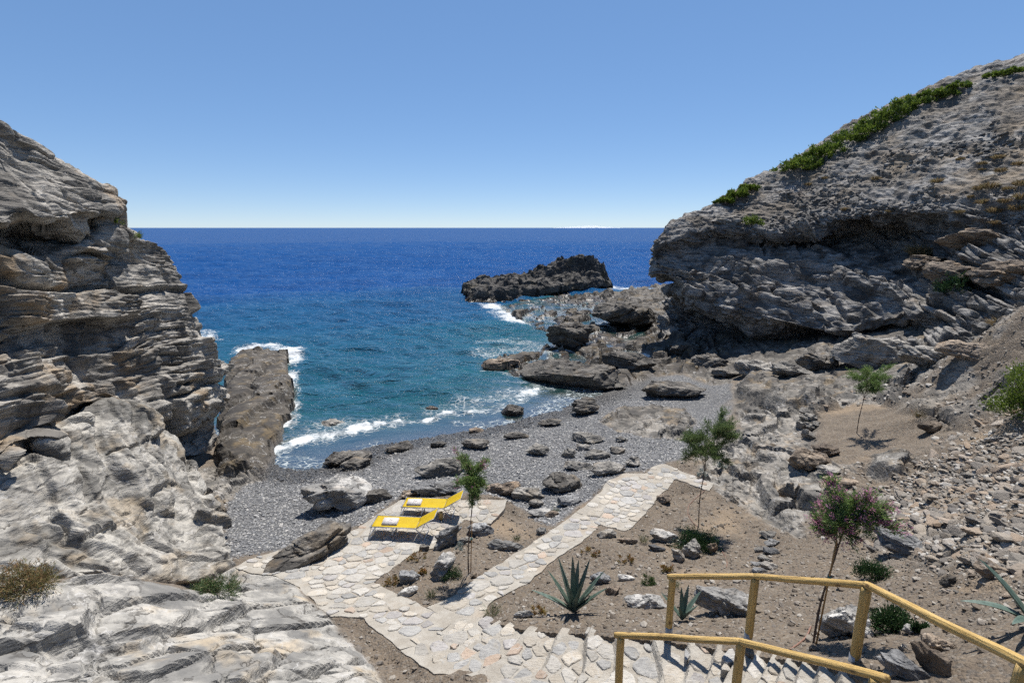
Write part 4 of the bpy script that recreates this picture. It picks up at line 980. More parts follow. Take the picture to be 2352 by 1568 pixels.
# ------------------------------------------------------------------ the islet off the point
def islet():
    X, Y = np.meshgrid(np.linspace(-9, 20, 200), np.linspace(66, 92, 130), indexing='ij'); x, y = X.ravel(), Y.ravel()
    q = np.c_[x, y, x*0]
    base = np.array([atz(a, b, 0.)[:2] for a, b in [(1072,694),(1150,692),(1240,684),(1330,672),(1412,664),(1400,652),(1330,648),(1200,650),(1075,660),(1055,672)]])
    sd = poly_sd(base, x, y) + fbm(q*.45, 4, 601)*.9
    p1 = np.array([atz(a, b, 0.)[:2] for a, b in [(1190,668),(1280,662),(1400,660),(1395,652),(1330,649),(1185,655)]])
    sd1 = poly_sd(p1, x, y) + fbm(q*.6, 4, 603)*1.1
    top = (.95 + .11*np.clip(y-71-.3*(x+6), 0, 12))*(.72+.28*smooth(x, -5, 3)) + .35*fbm(q*.3, 3, 605)
    z = -1.2 + (top+1.2)*(.62*smooth(sd, .25, -.35)+.38*smooth(sd, 0, -2.6))
    pk = atz(1345, 656, 0.)[:2]; hump = 3.1*np.exp(-((x-pk[0])/4.6)**2) + 1.3*np.exp(-((x-pk[0]+6.5)/3)**2) + 1.1*fbm(q*.5, 3, 611)
    z = z + hump*smooth(sd1, .2, -1.6) + .8*np.exp(-((x-base[0][0]+1.1)/.9)**2)*smooth(sd, .1, -.3)*.6
    V = np.c_[x, y, z]; V[:, 2] += smooth(sd, .3, -.4)*(strata(V, (.1, .1, 1), .6, 1.8, .9, .2, 607, .8) + .45*fbm(V*1.1, 4, 609))
    under = smooth(z, 1.3, .2)*smooth(z, -1.0, 0); V[:, 1] += under*1.3; V[:, 0] += under*.5*np.sign(3-x)
    F = grid_faces(200, 130); F = F[V[F, 2].max(1) > -1.1]; V, F, _ = compact(V, F)
    o = mesh_np('sea_rock', V, F, M['dark_rock']); tag(o, 'black jagged rock islet lying off the point in the sea', 'islet')
islet()

# ------------------------------------------------------------------ pebbles, gravel and scree
def scatter(name, pts, size, asp, mat, seed, n=1, lift=.25, parent=None, tint=None):
    rg = np.random.default_rng(seed); base, F = [rock_shape(n, seed+k, 9, .6, .95)[0] for k in range(6)], ico(n)[1]
    m = len(pts); V = np.empty((m, len(base[0]), 3)); th_ = rg.uniform(0, 2*np.pi, m); tl = rg.normal(0, .22, (m, 2))
    for k in range(6):
        i = np.arange(k, m, 6); b = base[k][None]*size[i, None, None]*np.stack([np.ones(len(i)), rg.uniform(.55, .95, len(i)), rg.uniform(asp[0], asp[1], len(i))], -1)[:, None, :]
        b[:, :, 2] += b[:, :, 0]*tl[i, 0, None] + b[:, :, 1]*tl[i, 1, None]
        c_, s_ = np.cos(th_[i])[:, None], np.sin(th_[i])[:, None]
        V[i] = np.stack([b[:, :, 0]*c_-b[:, :, 1]*s_, b[:, :, 0]*s_+b[:, :, 1]*c_, b[:, :, 2]+lift*size[i, None]*asp[1]], -1)
    V += pts[:, None, :]
    FF = (F[None]+(np.arange(m)*len(base[0]))[:, None, None]).reshape(-1, 3)
    return mesh_np(name, V.reshape(-1, 3), FF, mat, parent, attrs={'tint': np.repeat(rg.random(m), len(base[0])).astype(np.float32)})
def mat_tint(name, cols, rough=.85, wet=False):
    N = NT(name); t = N.attr('tint'); r = N.n('ValToRGB'); N.set(r.inputs[0], t); cr = r.color_ramp; cr.interpolation = 'LINEAR'
    cr.elements[0].color = (*cols[0], 1); cr.elements[1].color = (*cols[-1], 1)
    for k, c in enumerate(cols[1:-1]): e = cr.elements.new((k+1)/(len(cols)-1)); e.color = (*c, 1)
    p = N.pos(); n_ = N.noise(p, 25, 4, .6); c = N.mix(N.step(n_, .55, .3, 0, .5), r.outputs[0], N.mix(.6, r.outputs[0], (.05, .045, .04)))
    rg = rough
    if wet:
        w = N.step(N.math('ADD', N.sep(p)[2], N.math('MULTIPLY', N.noise(p, .9, 4), .18)), .40, .22); c = N.mix(w, c, N.mix(1.0, c, (.36, .35, .34), 'MULTIPLY')); rg = N.math('SUBTRACT', rough, N.math('MULTIPLY', w, .5))
    return N.finish(N.bsdf(Base_Color=c, Roughness=rg, Specular_IOR_Level=.3, Normal=N.bump(n_, .5, .03)))
M['pebble'] = mat_tint('shingle_pebbles', [(.13, .133, .14), (.20, .203, .21), (.28, .282, .288), (.35, .35, .35), (.45, .437, .415), (.60, .575, .535)], .7, True)
M['gravel'] = mat_tint('soil_gravel', [(.11, .088, .068), (.18, .146, .11), (.25, .205, .158), (.23, .20, .17), (.34, .30, .25), (.46, .42, .365)])
M['scree'] = mat_tint('scree_stone', [(.14, .128, .115), (.24, .218, .19), (.33, .295, .25), (.32, .245, .18), (.43, .395, .35), (.58, .55, .50)])
def sample(n, x0, x1, y0, y1, fn, seed):
    rg = np.random.default_rng(seed); x = rg.uniform(x0, x1, n); y = rg.uniform(y0, y1, n); p = fn(x, y); k = rg.random(n) < p; x, y = x[k], y[k]; return np.c_[x, y, gh(x, y)]
pb = sample(80000, -10.5, 9, 10.5, 30, lambda x, y: mk_beach(x, y)*(gh(x, y) > -.05)*np.clip(1.35-(y-11)/18, .15, 1)*(mk_sdp(x, y) > .03), 31)
print('pebbles', len(pb)); pb = pb[:13500]
tag(scatter('shingle', pb, np.random.default_rng(5).gamma(5, .0063, len(pb))+.010, (.35, .6), M['pebble'], 500), 'grey pebbles of the small beach', 'pebbles', kind='stuff')
gv = sample(50000, -4, 9, 4.5, 19, lambda x, y: mk_dirt(x, y)*(mk_sdp(x, y) > .05)*np.clip(1.2-(y-6)/14, .2, 1)*(.4+.6*mk_slope(x, y)), 32); print('gravel', len(gv)); gv = gv[:6500]
tag(scatter('gravel', gv, np.random.default_rng(6).gamma(2.2, .010, len(gv))+.009, (.4, .8), M['gravel'], 510), 'small broken gravel on the brown soil', 'gravel', kind='stuff')
# slabby scree bank on the right: the largest pieces are things, the rest one mass
bank = W([(2085,1085),(2200,1022),(2352,985),(2500,960),(2600,1150),(2500,1330),(2352,1310),(2230,1300),(2120,1275),(2040,1260),(2010,1190)])
inb = lambda x, y: smooth(poly_sd(bank, x, y), .35, -.2)
sc = sample(60000, 6, 20, 5, 26, lambda x, y: np.clip(inb(x, y)*.9 + .16*mk_slope(x, y)*(1-inb(x, y)), 0, 1)*np.clip(1.25-(y-6)/30, .25, 1), 33); print('scree', len(sc)); sc = sc[:8000]
ssz = np.random.default_rng(8).gamma(2.2, .025, len(sc))+.018
inside = (np.abs(sc[:, 0]/np.maximum(sc[:, 1], .1)) < 1.12); vis = ssz*inside/np.hypot(sc[:, 0], sc[:, 1]); big = np.argsort(-vis)[:230]; small = np.setdiff1d(np.arange(len(sc)), big)
tag(scatter('scree', sc[small], ssz[small], (.22, .5), M['scree'], 520, lift=.05), 'loose flat stones covering the slope on the right', 'scree', kind='stuff')
def mat_scree_obj():
    N = NT('scree_slab'); co, oi = N.objco(); r = N.n('ValToRGB'); N.set(r.inputs[0], oi); cr = r.color_ramp
    cr.elements[0].color = (.20, .185, .17, 1); cr.elements[1].color = (.56, .53, .485, 1)
    for k, c in ((.3, (.34, .30, .255)), (.55, (.45, .39, .32)), (.75, (.42, .315, .225))): e = cr.elements.new(k); e.color = (*c, 1)
    n1 = N.noise(N.mapping(co, (.3, .2, 0), (1, 1, 4)), 6, 6, .65); c = N.mix(N.step(n1, .55, .35, 0, .55), r.outputs[0], N.mix(.6, r.outputs[0], (.08, .07, .06)))
    return N.finish(N.bsdf(Base_Color=c, Roughness=.88, Specular_IOR_Level=.3, Normal=N.bump(n1, .7, .06)))
M['scree_obj'] = mat_scree_obj()
proto = []
for k in range(8):
    V, F = rock_shape(3, 700+k, 9, .5, .95); V = V*np.array([1, random.uniform(.6, .9), random.uniform(.28, .5)]); V += .05*fbm(V*3, 3, 700+k)[:, None]*V
    me = mesh_np('scree_stone', V, F, M['scree_obj']); proto.append(me.data); bpy.data.objects.remove(me)
for k in big:
    o = bpy.data.objects.new('scree_stone', proto[k % 8]); C.objects.link(o); s_ = ssz[k]*1.15; o.scale = (s_, s_, s_)
    o.location = (sc[k, 0], sc[k, 1], sc[k, 2]+.04*s_); o.rotation_euler = (random.gauss(0, .25), random.gauss(-.15, .25), random.uniform(0, 6.28))
    tag(o, 'loose angular stone lying on the scree slope at the right', 'stone', 'loose stones on the right scree slope')
# stony hill above the headland face
rows, cols = CLR_P.shape[:2]; rg = np.random.default_rng(41)
ii = rg.integers(int(.15*rows), int(.40*rows), 6000); jj = rg.integers(int(.15*cols), cols-2, 6000); hp = CLR_P[ii, jj]; k = hp[:, 0]/hp[:, 1] < 1.1; hp = hp[k]; hp = hp[fbm(hp*.35, 3, 43) > -.08]
M['hill_scree'] = mat_tint('hill_stone', [(.09, .086, .082), (.15, .144, .136), (.21, .20, .19), (.25, .21, .17), (.33, .32, .30)])
tag(scatter('hill_scree', hp, rg.gamma(2.2, .042, len(hp))+.035, (.3, .6), M['hill_scree'], 530), 'broken rock covering the headland slope below the ridge', 'scree', kind='stuff')

# ------------------------------------------------------------------ handrails
def mat_wood(name, a, b, d, along=2):
    N = NT(name); co, oi = N.objco()
    sc = [22, 22, 22]; sc[along] = 1.6
    n1 = N.noise(N.mapping(co, (0, 0, 0), tuple(sc)), 1.5, 6, .6, .4); kn = N.voro(N.mapping(co, (0, 0, 0), tuple(3.5 if i == along else 7 for i in range(3))), 1.0).outputs['Distance']
    c = N.mix(N.step(n1, .35, .65), a, b); c = N.mix(N.step(n1, .40, .30, 0, .5), c, d); c = N.mix(N.step(kn, .20, .07, 0, .85), c, (.13, .06, .02)); sp = N.noise(N.mapping(co, (0, 0, .5), tuple(.9 if i == along else 30 for i in range(3))), 1.0, 2); c = N.mix(N.step(sp, .70, .74, 0, .8), c, (.07, .04, .02))
    c = N.mix(N.step(N.noise(co, 2, 4), .45, .7, 0, .35), c, d)
    return N.finish(N.bsdf(Base_Color=c, Roughness=.62, Specular_IOR_Level=.4, Normal=N.bump(n1, .8, .03)))
M['wood'] = mat_wood('impregnated_pine', (.60, .39, .12), (.72, .49, .185), (.40, .24, .07))
M['steel'] = (lambda N: N.finish(N.bsdf(Base_Color=N.mix(N.noise(N.pos(), 9, 4), (.36, .36, .36), (.50, .50, .50)), Roughness=.45, Metallic=.7)))(NT('galvanised_sleeve'))
def log_mesh(name, a, b, r, parent, seed, rb=None):
    a, b = np.array(a, float), np.array(b, float); L = np.linalg.norm(b-a); n = max(6, int(L/.06)); t = np.linspace(0, 1, n)
    rad = r + ((rb or r)-r)*t; rad = rad*(1+.05*fbm(np.c_[t*L*3, t*0, t*0], 3, seed)); rad[0] *= .93; rad[-1] *= .93
    pts = np.c_[.008*fbm(np.c_[t*L*1.5, t*0, t*0], 2, seed+1), .008*fbm(np.c_[t*L*1.5, t*0+5, t*0], 2, seed+2), t*L]
    V, F = tube_np(pts, rad, 14)
    th_ = np.arctan2(V[:, 1], V[:, 0]); V[:, :2] *= (1+.03*np.sin(3*th_+V[:, 2:3].ravel()*2+seed))[:, None]
    o = mesh_np(name, V, F, M['wood'], parent, smooth_shade=True)
    o.rotation_mode = 'QUATERNION'; o.rotation_quaternion = Vector(b-a).to_track_quat('Z', 'Y'); o.location = Vector(a) - (Vector(parent.location) if parent else Vector((0, 0, 0))); return o
def handrail(label, tops, r_post, r_rail, seed, extend=.1, sleeves=True, heights=1.02):
    T = [np.array(t, float) for t in tops]; root = empty('handrail', (T[0][0], T[0][1], float(stepz(np.array([T[0][0]]), np.array([T[0][1]]))[0])))
    tag(root, label, 'handrail', 'wooden handrails of the stone stairs')
    for k, t in enumerate(T):
        foot = np.array([t[0], t[1], t[2]-heights]); p = log_mesh('post', foot, t-np.array([0, 0, r_rail*.6]), r_post, root, seed+k)
        if sleeves:
            V, F = tube_np([(0, 0, -.35), (0, 0, .10)], r_post*1.10, 16); s_ = mesh_np('sleeve', V, F, M['steel'], p, smooth_shade=True)
    for k in range(len(T)-1):
        a, b = T[k].copy(), T[k+1].copy(); dv = (b-a)/np.linalg.norm(b-a)
        if k == 0: a = a - dv*extend
        if k == len(T)-2: b = b + dv*extend
        log_mesh('rail', a-dv*.02, b+dv*.02, r_rail, root, seed+20+k)
    return root
far_t = [att(1546,1323,8.05), att(1735,1323,7.2), att(1992,1344,5.75), att(2358,1524,3.7)]
near_t = [att(1427,1458,7.2), att(1703,1472,6.2), att(2014,1552,4.9)]
handrail('yellow pine log handrail on the far side of the stairs, turning a corner', far_t, .055, .042, 900, .07)
hr = handrail('yellow pine log handrail on the near side of the stairs, cut by the frame', near_t, .055, .042, 930, .08, False)

# ------------------------------------------------------------------ sun loungers, towels, stump
def mat_fabric():
    N = NT('yellow_sling'); co = N.n('TexCoord').outputs['Object']
    n1 = N.noise(co, 5, 4, .6); c = N.mix(N.step(n1, .35, .65), (.86, .60, .012), (.92, .67, .02))
    wv = N.n('TexWave', wave_type='BANDS', Scale=60.0); N.set(wv.inputs['Vector'], co)
    nb = N.bump(N.math('MULTIPLY_ADD', n1, .02, N.math('MULTIPLY', wv.outputs['Fac'], .001)), .6, 1.0)
    d = N.bsdf(Base_Color=c, Roughness=.65, Specular_IOR_Level=.3, Normal=nb); t = N.n('BsdfTranslucent', Color=(.55, .33, .014)).outputs[0]
    mx = N.t.nodes.new('ShaderNodeMixShader'); mx.inputs[0].default_value = .35; N.t.links.new(d, mx.inputs[1]); N.t.links.new(t, mx.inputs[2])
    return N.finish(mx.outputs[0])
M['sling'] = mat_fabric()
M['alu'] = (lambda N: N.finish(N.bsdf(Base_Color=N.mix(N.noise(N.pos(), 40, 3), (.62, .62, .62), (.74, .74, .74)), Roughness=.35, Metallic=.85)))(NT('aluminium_tube'))
M['plastic'] = (lambda N: N.finish(N.bsdf(Base_Color=N.mix(N.noise(N.pos(), 30, 3), (.05, .05, .05), (.09, .09, .09)), Roughness=.6)))(NT('dark_foot_plastic'))
M['towel'] = (lambda N: N.finish(N.bsdf(Base_Color=N.mix(N.noise(N.pos(), 18, 4), (.74, .68, .64), (.82, .77, .73)), Roughness=.95, Normal=N.bump(N.noise(N.pos(), 160, 3), .5, .01))))(NT('white_terry'))
M['ink'] = (lambda N: N.finish(N.bsdf(Base_Color=N.mix(N.noise(N.pos(), 60, 2), (.25, .22, .21), (.36, .32, .30)), Roughness=.9)))(NT('grey_print'))
def sheet_np(P, nv=9, wdt=.56, thick=.006, sag=.02):
    P = np.array(P); n = len(P); v = np.linspace(-.5, .5, nv); V = []
    for s in (1, -1):
        for p in P:
            for q in v: V.append((p[0], q*wdt, p[1] + s*thick/2 - sag*(1-(2*q)**2)*p[2]))
    V = np.array(V); G = grid_faces(n, nv); m = n*nv; F = [G, (G+m)[:, ::-1]]; idx = np.arange(m).reshape(n, nv)
    ring = np.concatenate([idx[0], idx[1:, -1], idx[-1, ::-1][1:], idx[::-1, 0][1:-1]]); r2 = np.roll(ring, -1)
    F.append(np.c_[r2, ring, ring+m, r2+m]); return V, [np.concatenate(F)]
def lounger(label, foot_px, knee_px, z, lying, towel_label, towel_at, seed):
    sh_ = .36; a = atz(*foot_px, z+sh_); b = atz(*knee_px, z+sh_); d = (b-a)[:2]; L = np.hypot(*d); ang = math.atan2(d[1], d[0])
    root = empty('sun_lounger', (a[0], a[1], z), ang); tag(root, label, 'sun lounger', 'yellow sun loungers on the terrace')
    Wd = .60; y0 = Wd/2                                  # near edge runs along the measured line
    Lf = 1.34; bk = .66; ba = R(32); bx, bz = Lf+bk*math.cos(ba), sh_+bk*math.sin(ba)
    # sling
    P = [(t, sh_, 1.0 if .03 < t < Lf-.03 else .2) for t in np.linspace(.02, Lf, 20)]
    V, F = sheet_np(P, wdt=Wd-.03, sag=.03); V[:, 1] += y0; mesh_np('seat_fabric', V, F, M['sling'], root, smooth_shade=True)
    P = [(Lf+(bk)*t*math.cos(ba), sh_+bk*t*math.sin(ba), .8 if 0 < t < 1 else .2) for t in np.linspace(0.01, .985, 12)]
    V, F = sheet_np(P, wdt=Wd-.03, sag=.03); V[:, 1] += y0; mesh_np('backrest_fabric', V, F, M['sling'], root, smooth_shade=True)
    def tube(name, pts, r=.013, par=root, mat='alu'):
        V, F = tube_np(np.array(pts), r, 8); return mesh_np(name, V, F, M[mat], par, smooth_shade=True)
    for s in (0, 1): tube('side_rail', [(0, s*Wd, sh_), (.67, s*Wd, sh_), (Lf, s*Wd, sh_)])
    tube('end_rail', [(0, 0, sh_), (0, Wd, sh_)])
    for s in (0, 1): tube('backrest_rail', [(Lf, s*Wd, sh_), (bx, s*Wd, bz)])
    tube('backrest_top_rail', [(bx, 0, bz), (bx, Wd, bz)])
    def uleg(x0, x1): return tube('leg_frame', [(x0, 0, sh_), (x1, 0, .03), (x1+.01*np.sign(x1-x0+1e-6), .03, .014), (x1+.01*np.sign(x1-x0+1e-6), Wd-.03, .014), (x1, Wd, .03), (x0, Wd, sh_)])
    for x0, x1 in ((.03, -.07), (.68, .60), (Lf, Lf+.24)): uleg(x0, x1)
    for s in (0, 1):
        tube('strut', [(Lf+.30, s*Wd, sh_+.19), (Lf+.10, s*Wd, .15)], .008)
        for x in (0, Lf): V, F = box_np((x, s*Wd, sh_), (.05, .036, .036)); mesh_np('corner_joint', V, F, M['alu'], root)
    tube('pull_cord', [(.48, .012, sh_-.01), (.46, .0, sh_-.09), (.5, -.01, sh_-.12), (.55, .0, sh_-.09), (.53, .012, sh_-.01)], .006, root, 'towel')
    # towel, a thing of its own lying on the sling
    ca, sa_ = math.cos(ang), math.sin(ang); tx, ty = towel_at
    loc = np.array([a[0]+tx*ca-ty*sa_, a[1]+tx*sa_+ty*ca, z+sh_-.012]); t = empty('folded_towel', loc, ang+.05); tag(t, towel_label, 'towel', 'folded towels on the loungers')
    rgt = np.random.default_rng(seed); prof = []
    for k in range(3):
        V, F = box_np((0, 0, .012+k*.019), (.46-.008*k, .34-.006*k, .017)); bm = bmesh.new(); me = bpy.data.meshes.new('t')
        me.from_pydata(V.tolist(), [], F[0].tolist()); bm.from_mesh(me); bmesh.ops.bevel(bm, geom=bm.edges[:], offset=.008, segments=3, affect='EDGES'); bm.to_mesh(me); bm.free()
        for v in me.vertices: v.co.z += .004*math.sin(v.co.x*9+k)+.003*math.sin(v.co.y*13)
        me.materials.append(M['towel']); o = bpy.data.objects.new('towel_fold', me); C.objects.link(o); o.parent = t
        for p in me.polygons: p.use_smooth = True
    # the little script emblem: a tall stroke with a loop and two short words
    zt = .012+2*.019+.0125; S = []
    S.append(tube_np([(-.03, -.07, zt), (-.025, -.02, zt), (-.02, .05, zt), (-.005, .085, zt), (.005, .06, zt)], .0045, 6))
    for x0 in (.0, .045): S.append(tube_np([(x0+.02*i/3, .0+.018*math.sin(i*1.9+x0*40), zt) for i in range(7)], .0038, 6))
    S.append(tube_np([(-.05, -.095, zt), (.0, -.10, zt), (.07, -.092, zt)], .003, 6))
    V, F = join(S); V[:, 2] = zt+(V[:, 2]-zt)*.3; mesh_np('print', V, F, M['ink'], t)
    return root
lounger('yellow sling sun lounger nearer the camera, its backrest raised to the right', (851,1209), (959,1214), 1.30, 0, 'folded white towel on the nearer yellow lounger', (.50, .30), 1)
lounger('yellow sling sun lounger farther away, next to the flat grey slab', (922,1164), (1029,1168), 1.25, 0, 'folded white towel on the farther yellow lounger', (.34, .30), 2)
b = march(path_tps, 1013, 1193)
V, F = tube_np([(0, 0, 0), (.002, 0, .13), (.004, .003, .25), (.004, .003, .262)], [.062, .058, .057, .05], 16)
st_ = mesh_np('wooden_stump', V, F, M['wood'], smooth_shade=True, loc=b); tag(st_, 'short pale wooden stump standing between the loungers', 'stump')

# ------------------------------------------------------------------ irrigation hoses
M['hose'] = (lambda N: N.finish(N.bsdf(Base_Color=N.mix(N.noise(N.pos(), 12, 3), (.24, .13, .09), (.33, .19, .14)), Roughness=.6)))(NT('brown_hose'))
def hose(label, pix, r=.011, raise_=None):
    P = np.array([hit(a, b_) + np.array([0, 0, r*.8]) for a, b_ in pix])
    if raise_ is not None: P[:, 2] += np.array(raise_)
    P = catmull(P, 40, 0); V, F = tube_np(P, r, 6); tag(mesh_np('hose', V, F, M['hose'], smooth_shade=True), label, 'hose')
hose('thin brown hose curving over soil by the middle tamarisk', [(1619,1126),(1600,1142),(1583,1160),(1580,1178),(1590,1198),(1606,1212)])
hose('thin brown hose end on the soil right of the ground cover', [(1655,1262),(1664,1275),(1670,1292),(1668,1302)])
hose('reddish hose running to the foot of the pink tamarisk', [(1815,1492),(1835,1478),(1852,1462),(1862,1440)], .014)

# ------------------------------------------------------------------ plants
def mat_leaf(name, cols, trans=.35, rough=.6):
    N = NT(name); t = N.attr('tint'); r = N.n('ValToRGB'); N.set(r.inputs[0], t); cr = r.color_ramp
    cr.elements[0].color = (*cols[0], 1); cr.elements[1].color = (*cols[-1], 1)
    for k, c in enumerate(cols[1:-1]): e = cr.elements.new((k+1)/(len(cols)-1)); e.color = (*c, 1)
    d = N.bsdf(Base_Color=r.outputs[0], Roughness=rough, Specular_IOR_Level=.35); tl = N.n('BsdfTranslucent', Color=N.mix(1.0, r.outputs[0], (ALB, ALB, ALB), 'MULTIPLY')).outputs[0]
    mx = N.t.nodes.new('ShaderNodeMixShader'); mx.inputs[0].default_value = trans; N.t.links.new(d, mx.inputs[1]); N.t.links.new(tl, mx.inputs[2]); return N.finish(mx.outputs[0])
M['tamarisk'] = mat_leaf('tamarisk_leaf', [(.075, .11, .04), (.12, .18, .06), (.18, .25, .09), (.25, .32, .13)])
M['tam_bright'] = mat_leaf('young_tamarisk_leaf', [(.10, .16, .045), (.16, .26, .075), (.24, .35, .11), (.33, .43, .16)])
M['blossom'] = mat_leaf('pink_blossom', [(.55, .20, .34), (.68, .30, .45), (.76, .40, .54), (.80, .55, .62)], .4)
M['shrub'] = mat_leaf('dark_cushion_leaf', [(.018, .045, .018), (.035, .075, .026), (.06, .12, .04), (.10, .17, .07)], .2, .4)
M['ridge'] = mat_leaf('ridge_shrub_leaf', [(.08, .12, .018), (.14, .21, .028), (.21, .29, .045), (.29, .36, .08)], .3)
M['dry'] = mat_leaf('dry_grass', [(.22, .155, .075), (.30, .215, .11), (.36, .27, .15), (.22, .20, .09)], .3)
M['tuft'] = mat_leaf('coastal_tuft', [(.045, .09, .03), (.08, .14, .045), (.14, .20, .07), (.34, .24, .12)], .3)
M['rusty_tuft'] = mat_leaf('rusty_tuft', [(.10, .12, .04), (.20, .19, .07), (.34, .22, .10), (.42, .22, .10)], .3)
M['silver'] = mat_leaf('silver_leaf', [(.25, .30, .27), (.36, .41, .37), (.46, .50, .46), (.50, .53, .49)], .2)
M['succulent'] = mat_leaf('rusty_succulent', [(.14, .16, .03), (.28, .22, .05), (.40, .18, .07), (.46, .24, .09)], .2)
M['bark'] = (lambda N: N.finish(N.bsdf(Base_Color=N.mix(N.noise(N.objco()[0], 14, 5), (.10, .065, .045), (.20, .135, .095)), Roughness=.9)))(NT('young_bark'))
M['stake'] = (lambda N: N.finish(N.bsdf(Base_Color=N.mix(N.noise(N.objco()[0], 20, 4), (.36, .19, .06), (.48, .27, .09)), Roughness=.8)))(NT('wooden_stake'))
M['tie'] = (lambda N: N.finish(N.bsdf(Base_Color=N.mix(N.noise(N.pos(), 20, 2), (.03, .16, .14), (.05, .24, .2)), Roughness=.6)))(NT('green_tie'))

def blades(P, D, L, Wd, rg, fold=0.0, curve=0.0):
    """thin pointed leaves: root P, direction D, length L, width Wd -> quads"""
    n = len(P); D = D/np.linalg.norm(D, axis=1, keepdims=True); r = rg.normal(size=(n, 3)); s = np.cross(D, r); s /= np.linalg.norm(s, axis=1, keepdims=True)+1e-9
    L = L[:, None]; Wd = Wd[:, None]; mid = P + D*L*.45 + np.array([0, 0, 1])*curve*L*.12; tip = P + D*L - np.array([0, 0, 1])*curve*L*.25
    V = np.stack([P, mid+s*Wd*.5, tip, mid-s*Wd*.5], 1).reshape(-1, 3); i = np.arange(n)*4; return V, np.c_[i, i+1, i+2, i+3]
def leaf_mesh(name, P, D, L, Wd, mat, parent, rg, tint=None, curve=0.0):
    V, F = blades(P, D, L, Wd, rg, curve=curve); t = rg.random(len(P)) if tint is None else tint
    return mesh_np(name, V, F, M[mat], parent, attrs={'tint': np.repeat(t, 4)})
def tamarisk(label, base_px, crown_c, crown_w, crown_h, n, mat, seed, pink=0, stake=None, fork=.45, base_z=None):
    rg = np.random.default_rng(seed); b = hit(*base_px); y = b[1]; c = aty(*crown_c, y+.05); m = y/(ray(*crown_c)[1])/FPX; rw, rh = crown_w*m/2, crown_h*m/2
    root = empty('tamarisk_tree', b); tag(root, label, 'tree', 'young tamarisk trees'); C_ = c-b; H = C_[2]
    P = np.array([(0, 0, -.1), (.02*rg.normal(), .02, H*.3), (C_[0]*.45, C_[1]*.5, H*.62), (C_[0]*.85, C_[1], H-.35*rh), (C_[0], C_[1], H+.1*rh)]); P = catmull(P, 24, 0)
    V, F = tube_np(P, np.linspace(.017, .008, 24)*(1+.1*rg.normal(size=24)), 8); mesh_np('trunk', V, F, M['bark'], root, smooth_shade=True)
    tips = []; parts = []
    for k in range(16):
        j = rg.integers(int(24*fork), 23); s = P[j]; a = rg.uniform(0, 2*np.pi); q_ = rg.uniform(.25, 1.2); e = C_ + np.array([math.cos(a)*rw*q_, math.sin(a)*rw*q_, rh*rg.uniform(-.7, 1.1)])
        md = (s+e)/2 + np.array([0, 0, .12*rh]) + rg.normal(0, .05*rw, 3); q = catmull(np.array([s, md, e]), 9, 0); parts.append(tube_np(q, np.linspace(.009, .003, 9), 5)); tips += [q[i] for i in range(3, 9)]
    V, F = join(parts); mesh_np('limbs', V, F, M['bark'], root, smooth_shade=True)
    tips = np.array(tips); nt = n//20; kc = rg.integers(0, len(tips), nt); T0 = tips[kc] + rg.normal(0, .05, (nt, 3))*np.array([rw, rw, rh])
    out = (T0-C_)/np.array([rw, rw, rh]); TD = out*np.array([.75, .75, .3]) + np.array([0, 0, .75]) + rg.normal(0, .38, (nt, 3)); TD /= np.linalg.norm(TD, axis=1, keepdims=True)
    TL = rg.uniform(.16, .34, nt)*min(1.0, 1.4*rw); rad_ = np.linalg.norm(out, axis=1)
    isp = (rg.random(nt) < np.clip(.15+.9*(rad_-.45), 0, 1)*(pink/2600.0)) if pink else np.zeros(nt, bool)
    def sprays(name, idx, per, mat_, ln, wd_):
        i = np.repeat(idx, per); m_ = len(i)
        if m_ == 0: return
        u = rg.random(m_); lat = rg.normal(0, .016, (m_, 3)); drp = np.array([0, 0, -1])*(u*u*.06)[:, None]
        PP = T0[i] + TD[i]*(TL[i]*u)[:, None] + lat + drp; DD = TD[i] + rg.normal(0, .38, (m_, 3)) + lat*9
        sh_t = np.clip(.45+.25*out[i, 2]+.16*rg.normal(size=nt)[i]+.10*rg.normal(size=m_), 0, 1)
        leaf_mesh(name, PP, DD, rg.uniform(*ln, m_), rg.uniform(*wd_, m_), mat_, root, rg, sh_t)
    sprays('foliage', np.where(~isp)[0], 24, mat, (.035, .085), (.009, .016))
    if pink: sprays('blossoms', np.where(isp)[0], 26, 'blossom', (.02, .045), (.010, .018))
    if stake:
        f = hit(*stake[0])-b; t = aty(*stake[1], b[1]+f[1]*.6-.03)-b; V, F = tube_np([f-np.array([0, 0, .1]), (f+t)/2, t], .011, 8); mesh_np('stake', V, F, M['stake'], root, smooth_shade=True)
        q = f*.35+t*.65; V, F = tube_np([q-np.array([0, 0, .02]), q+np.array([0, 0, .02])], .024, 10); mesh_np('tie', V, F, M['tie'], root)
    return root
tamarisk('slim tamarisk sapling with a few pink sprays in the bed beside the loungers', (1076,1318), (1090,1112), 92, 138, 14000, 'tam_bright', 21, 800, ((1081,1312), (1084,1195)), .6)
tamarisk('tamarisk sapling without blossom rising from the green ground cover mound', (1605,1204), (1626,1012), 120, 110, 21000, 'tamarisk', 22, 0, None, .55)
tamarisk('bright green tamarisk sapling on the bare soil terrace', (1968,994), (1994,878), 80, 88, 13000, 'tam_bright', 23, 0, None, .5)
tamarisk('tamarisk covered in pink blossom behind the handrail', (1868,1476), (1946,1195), 150, 196, 19000, 'tam_bright', 24, 3000, ((1874,1478), (1922,1240)), .55)

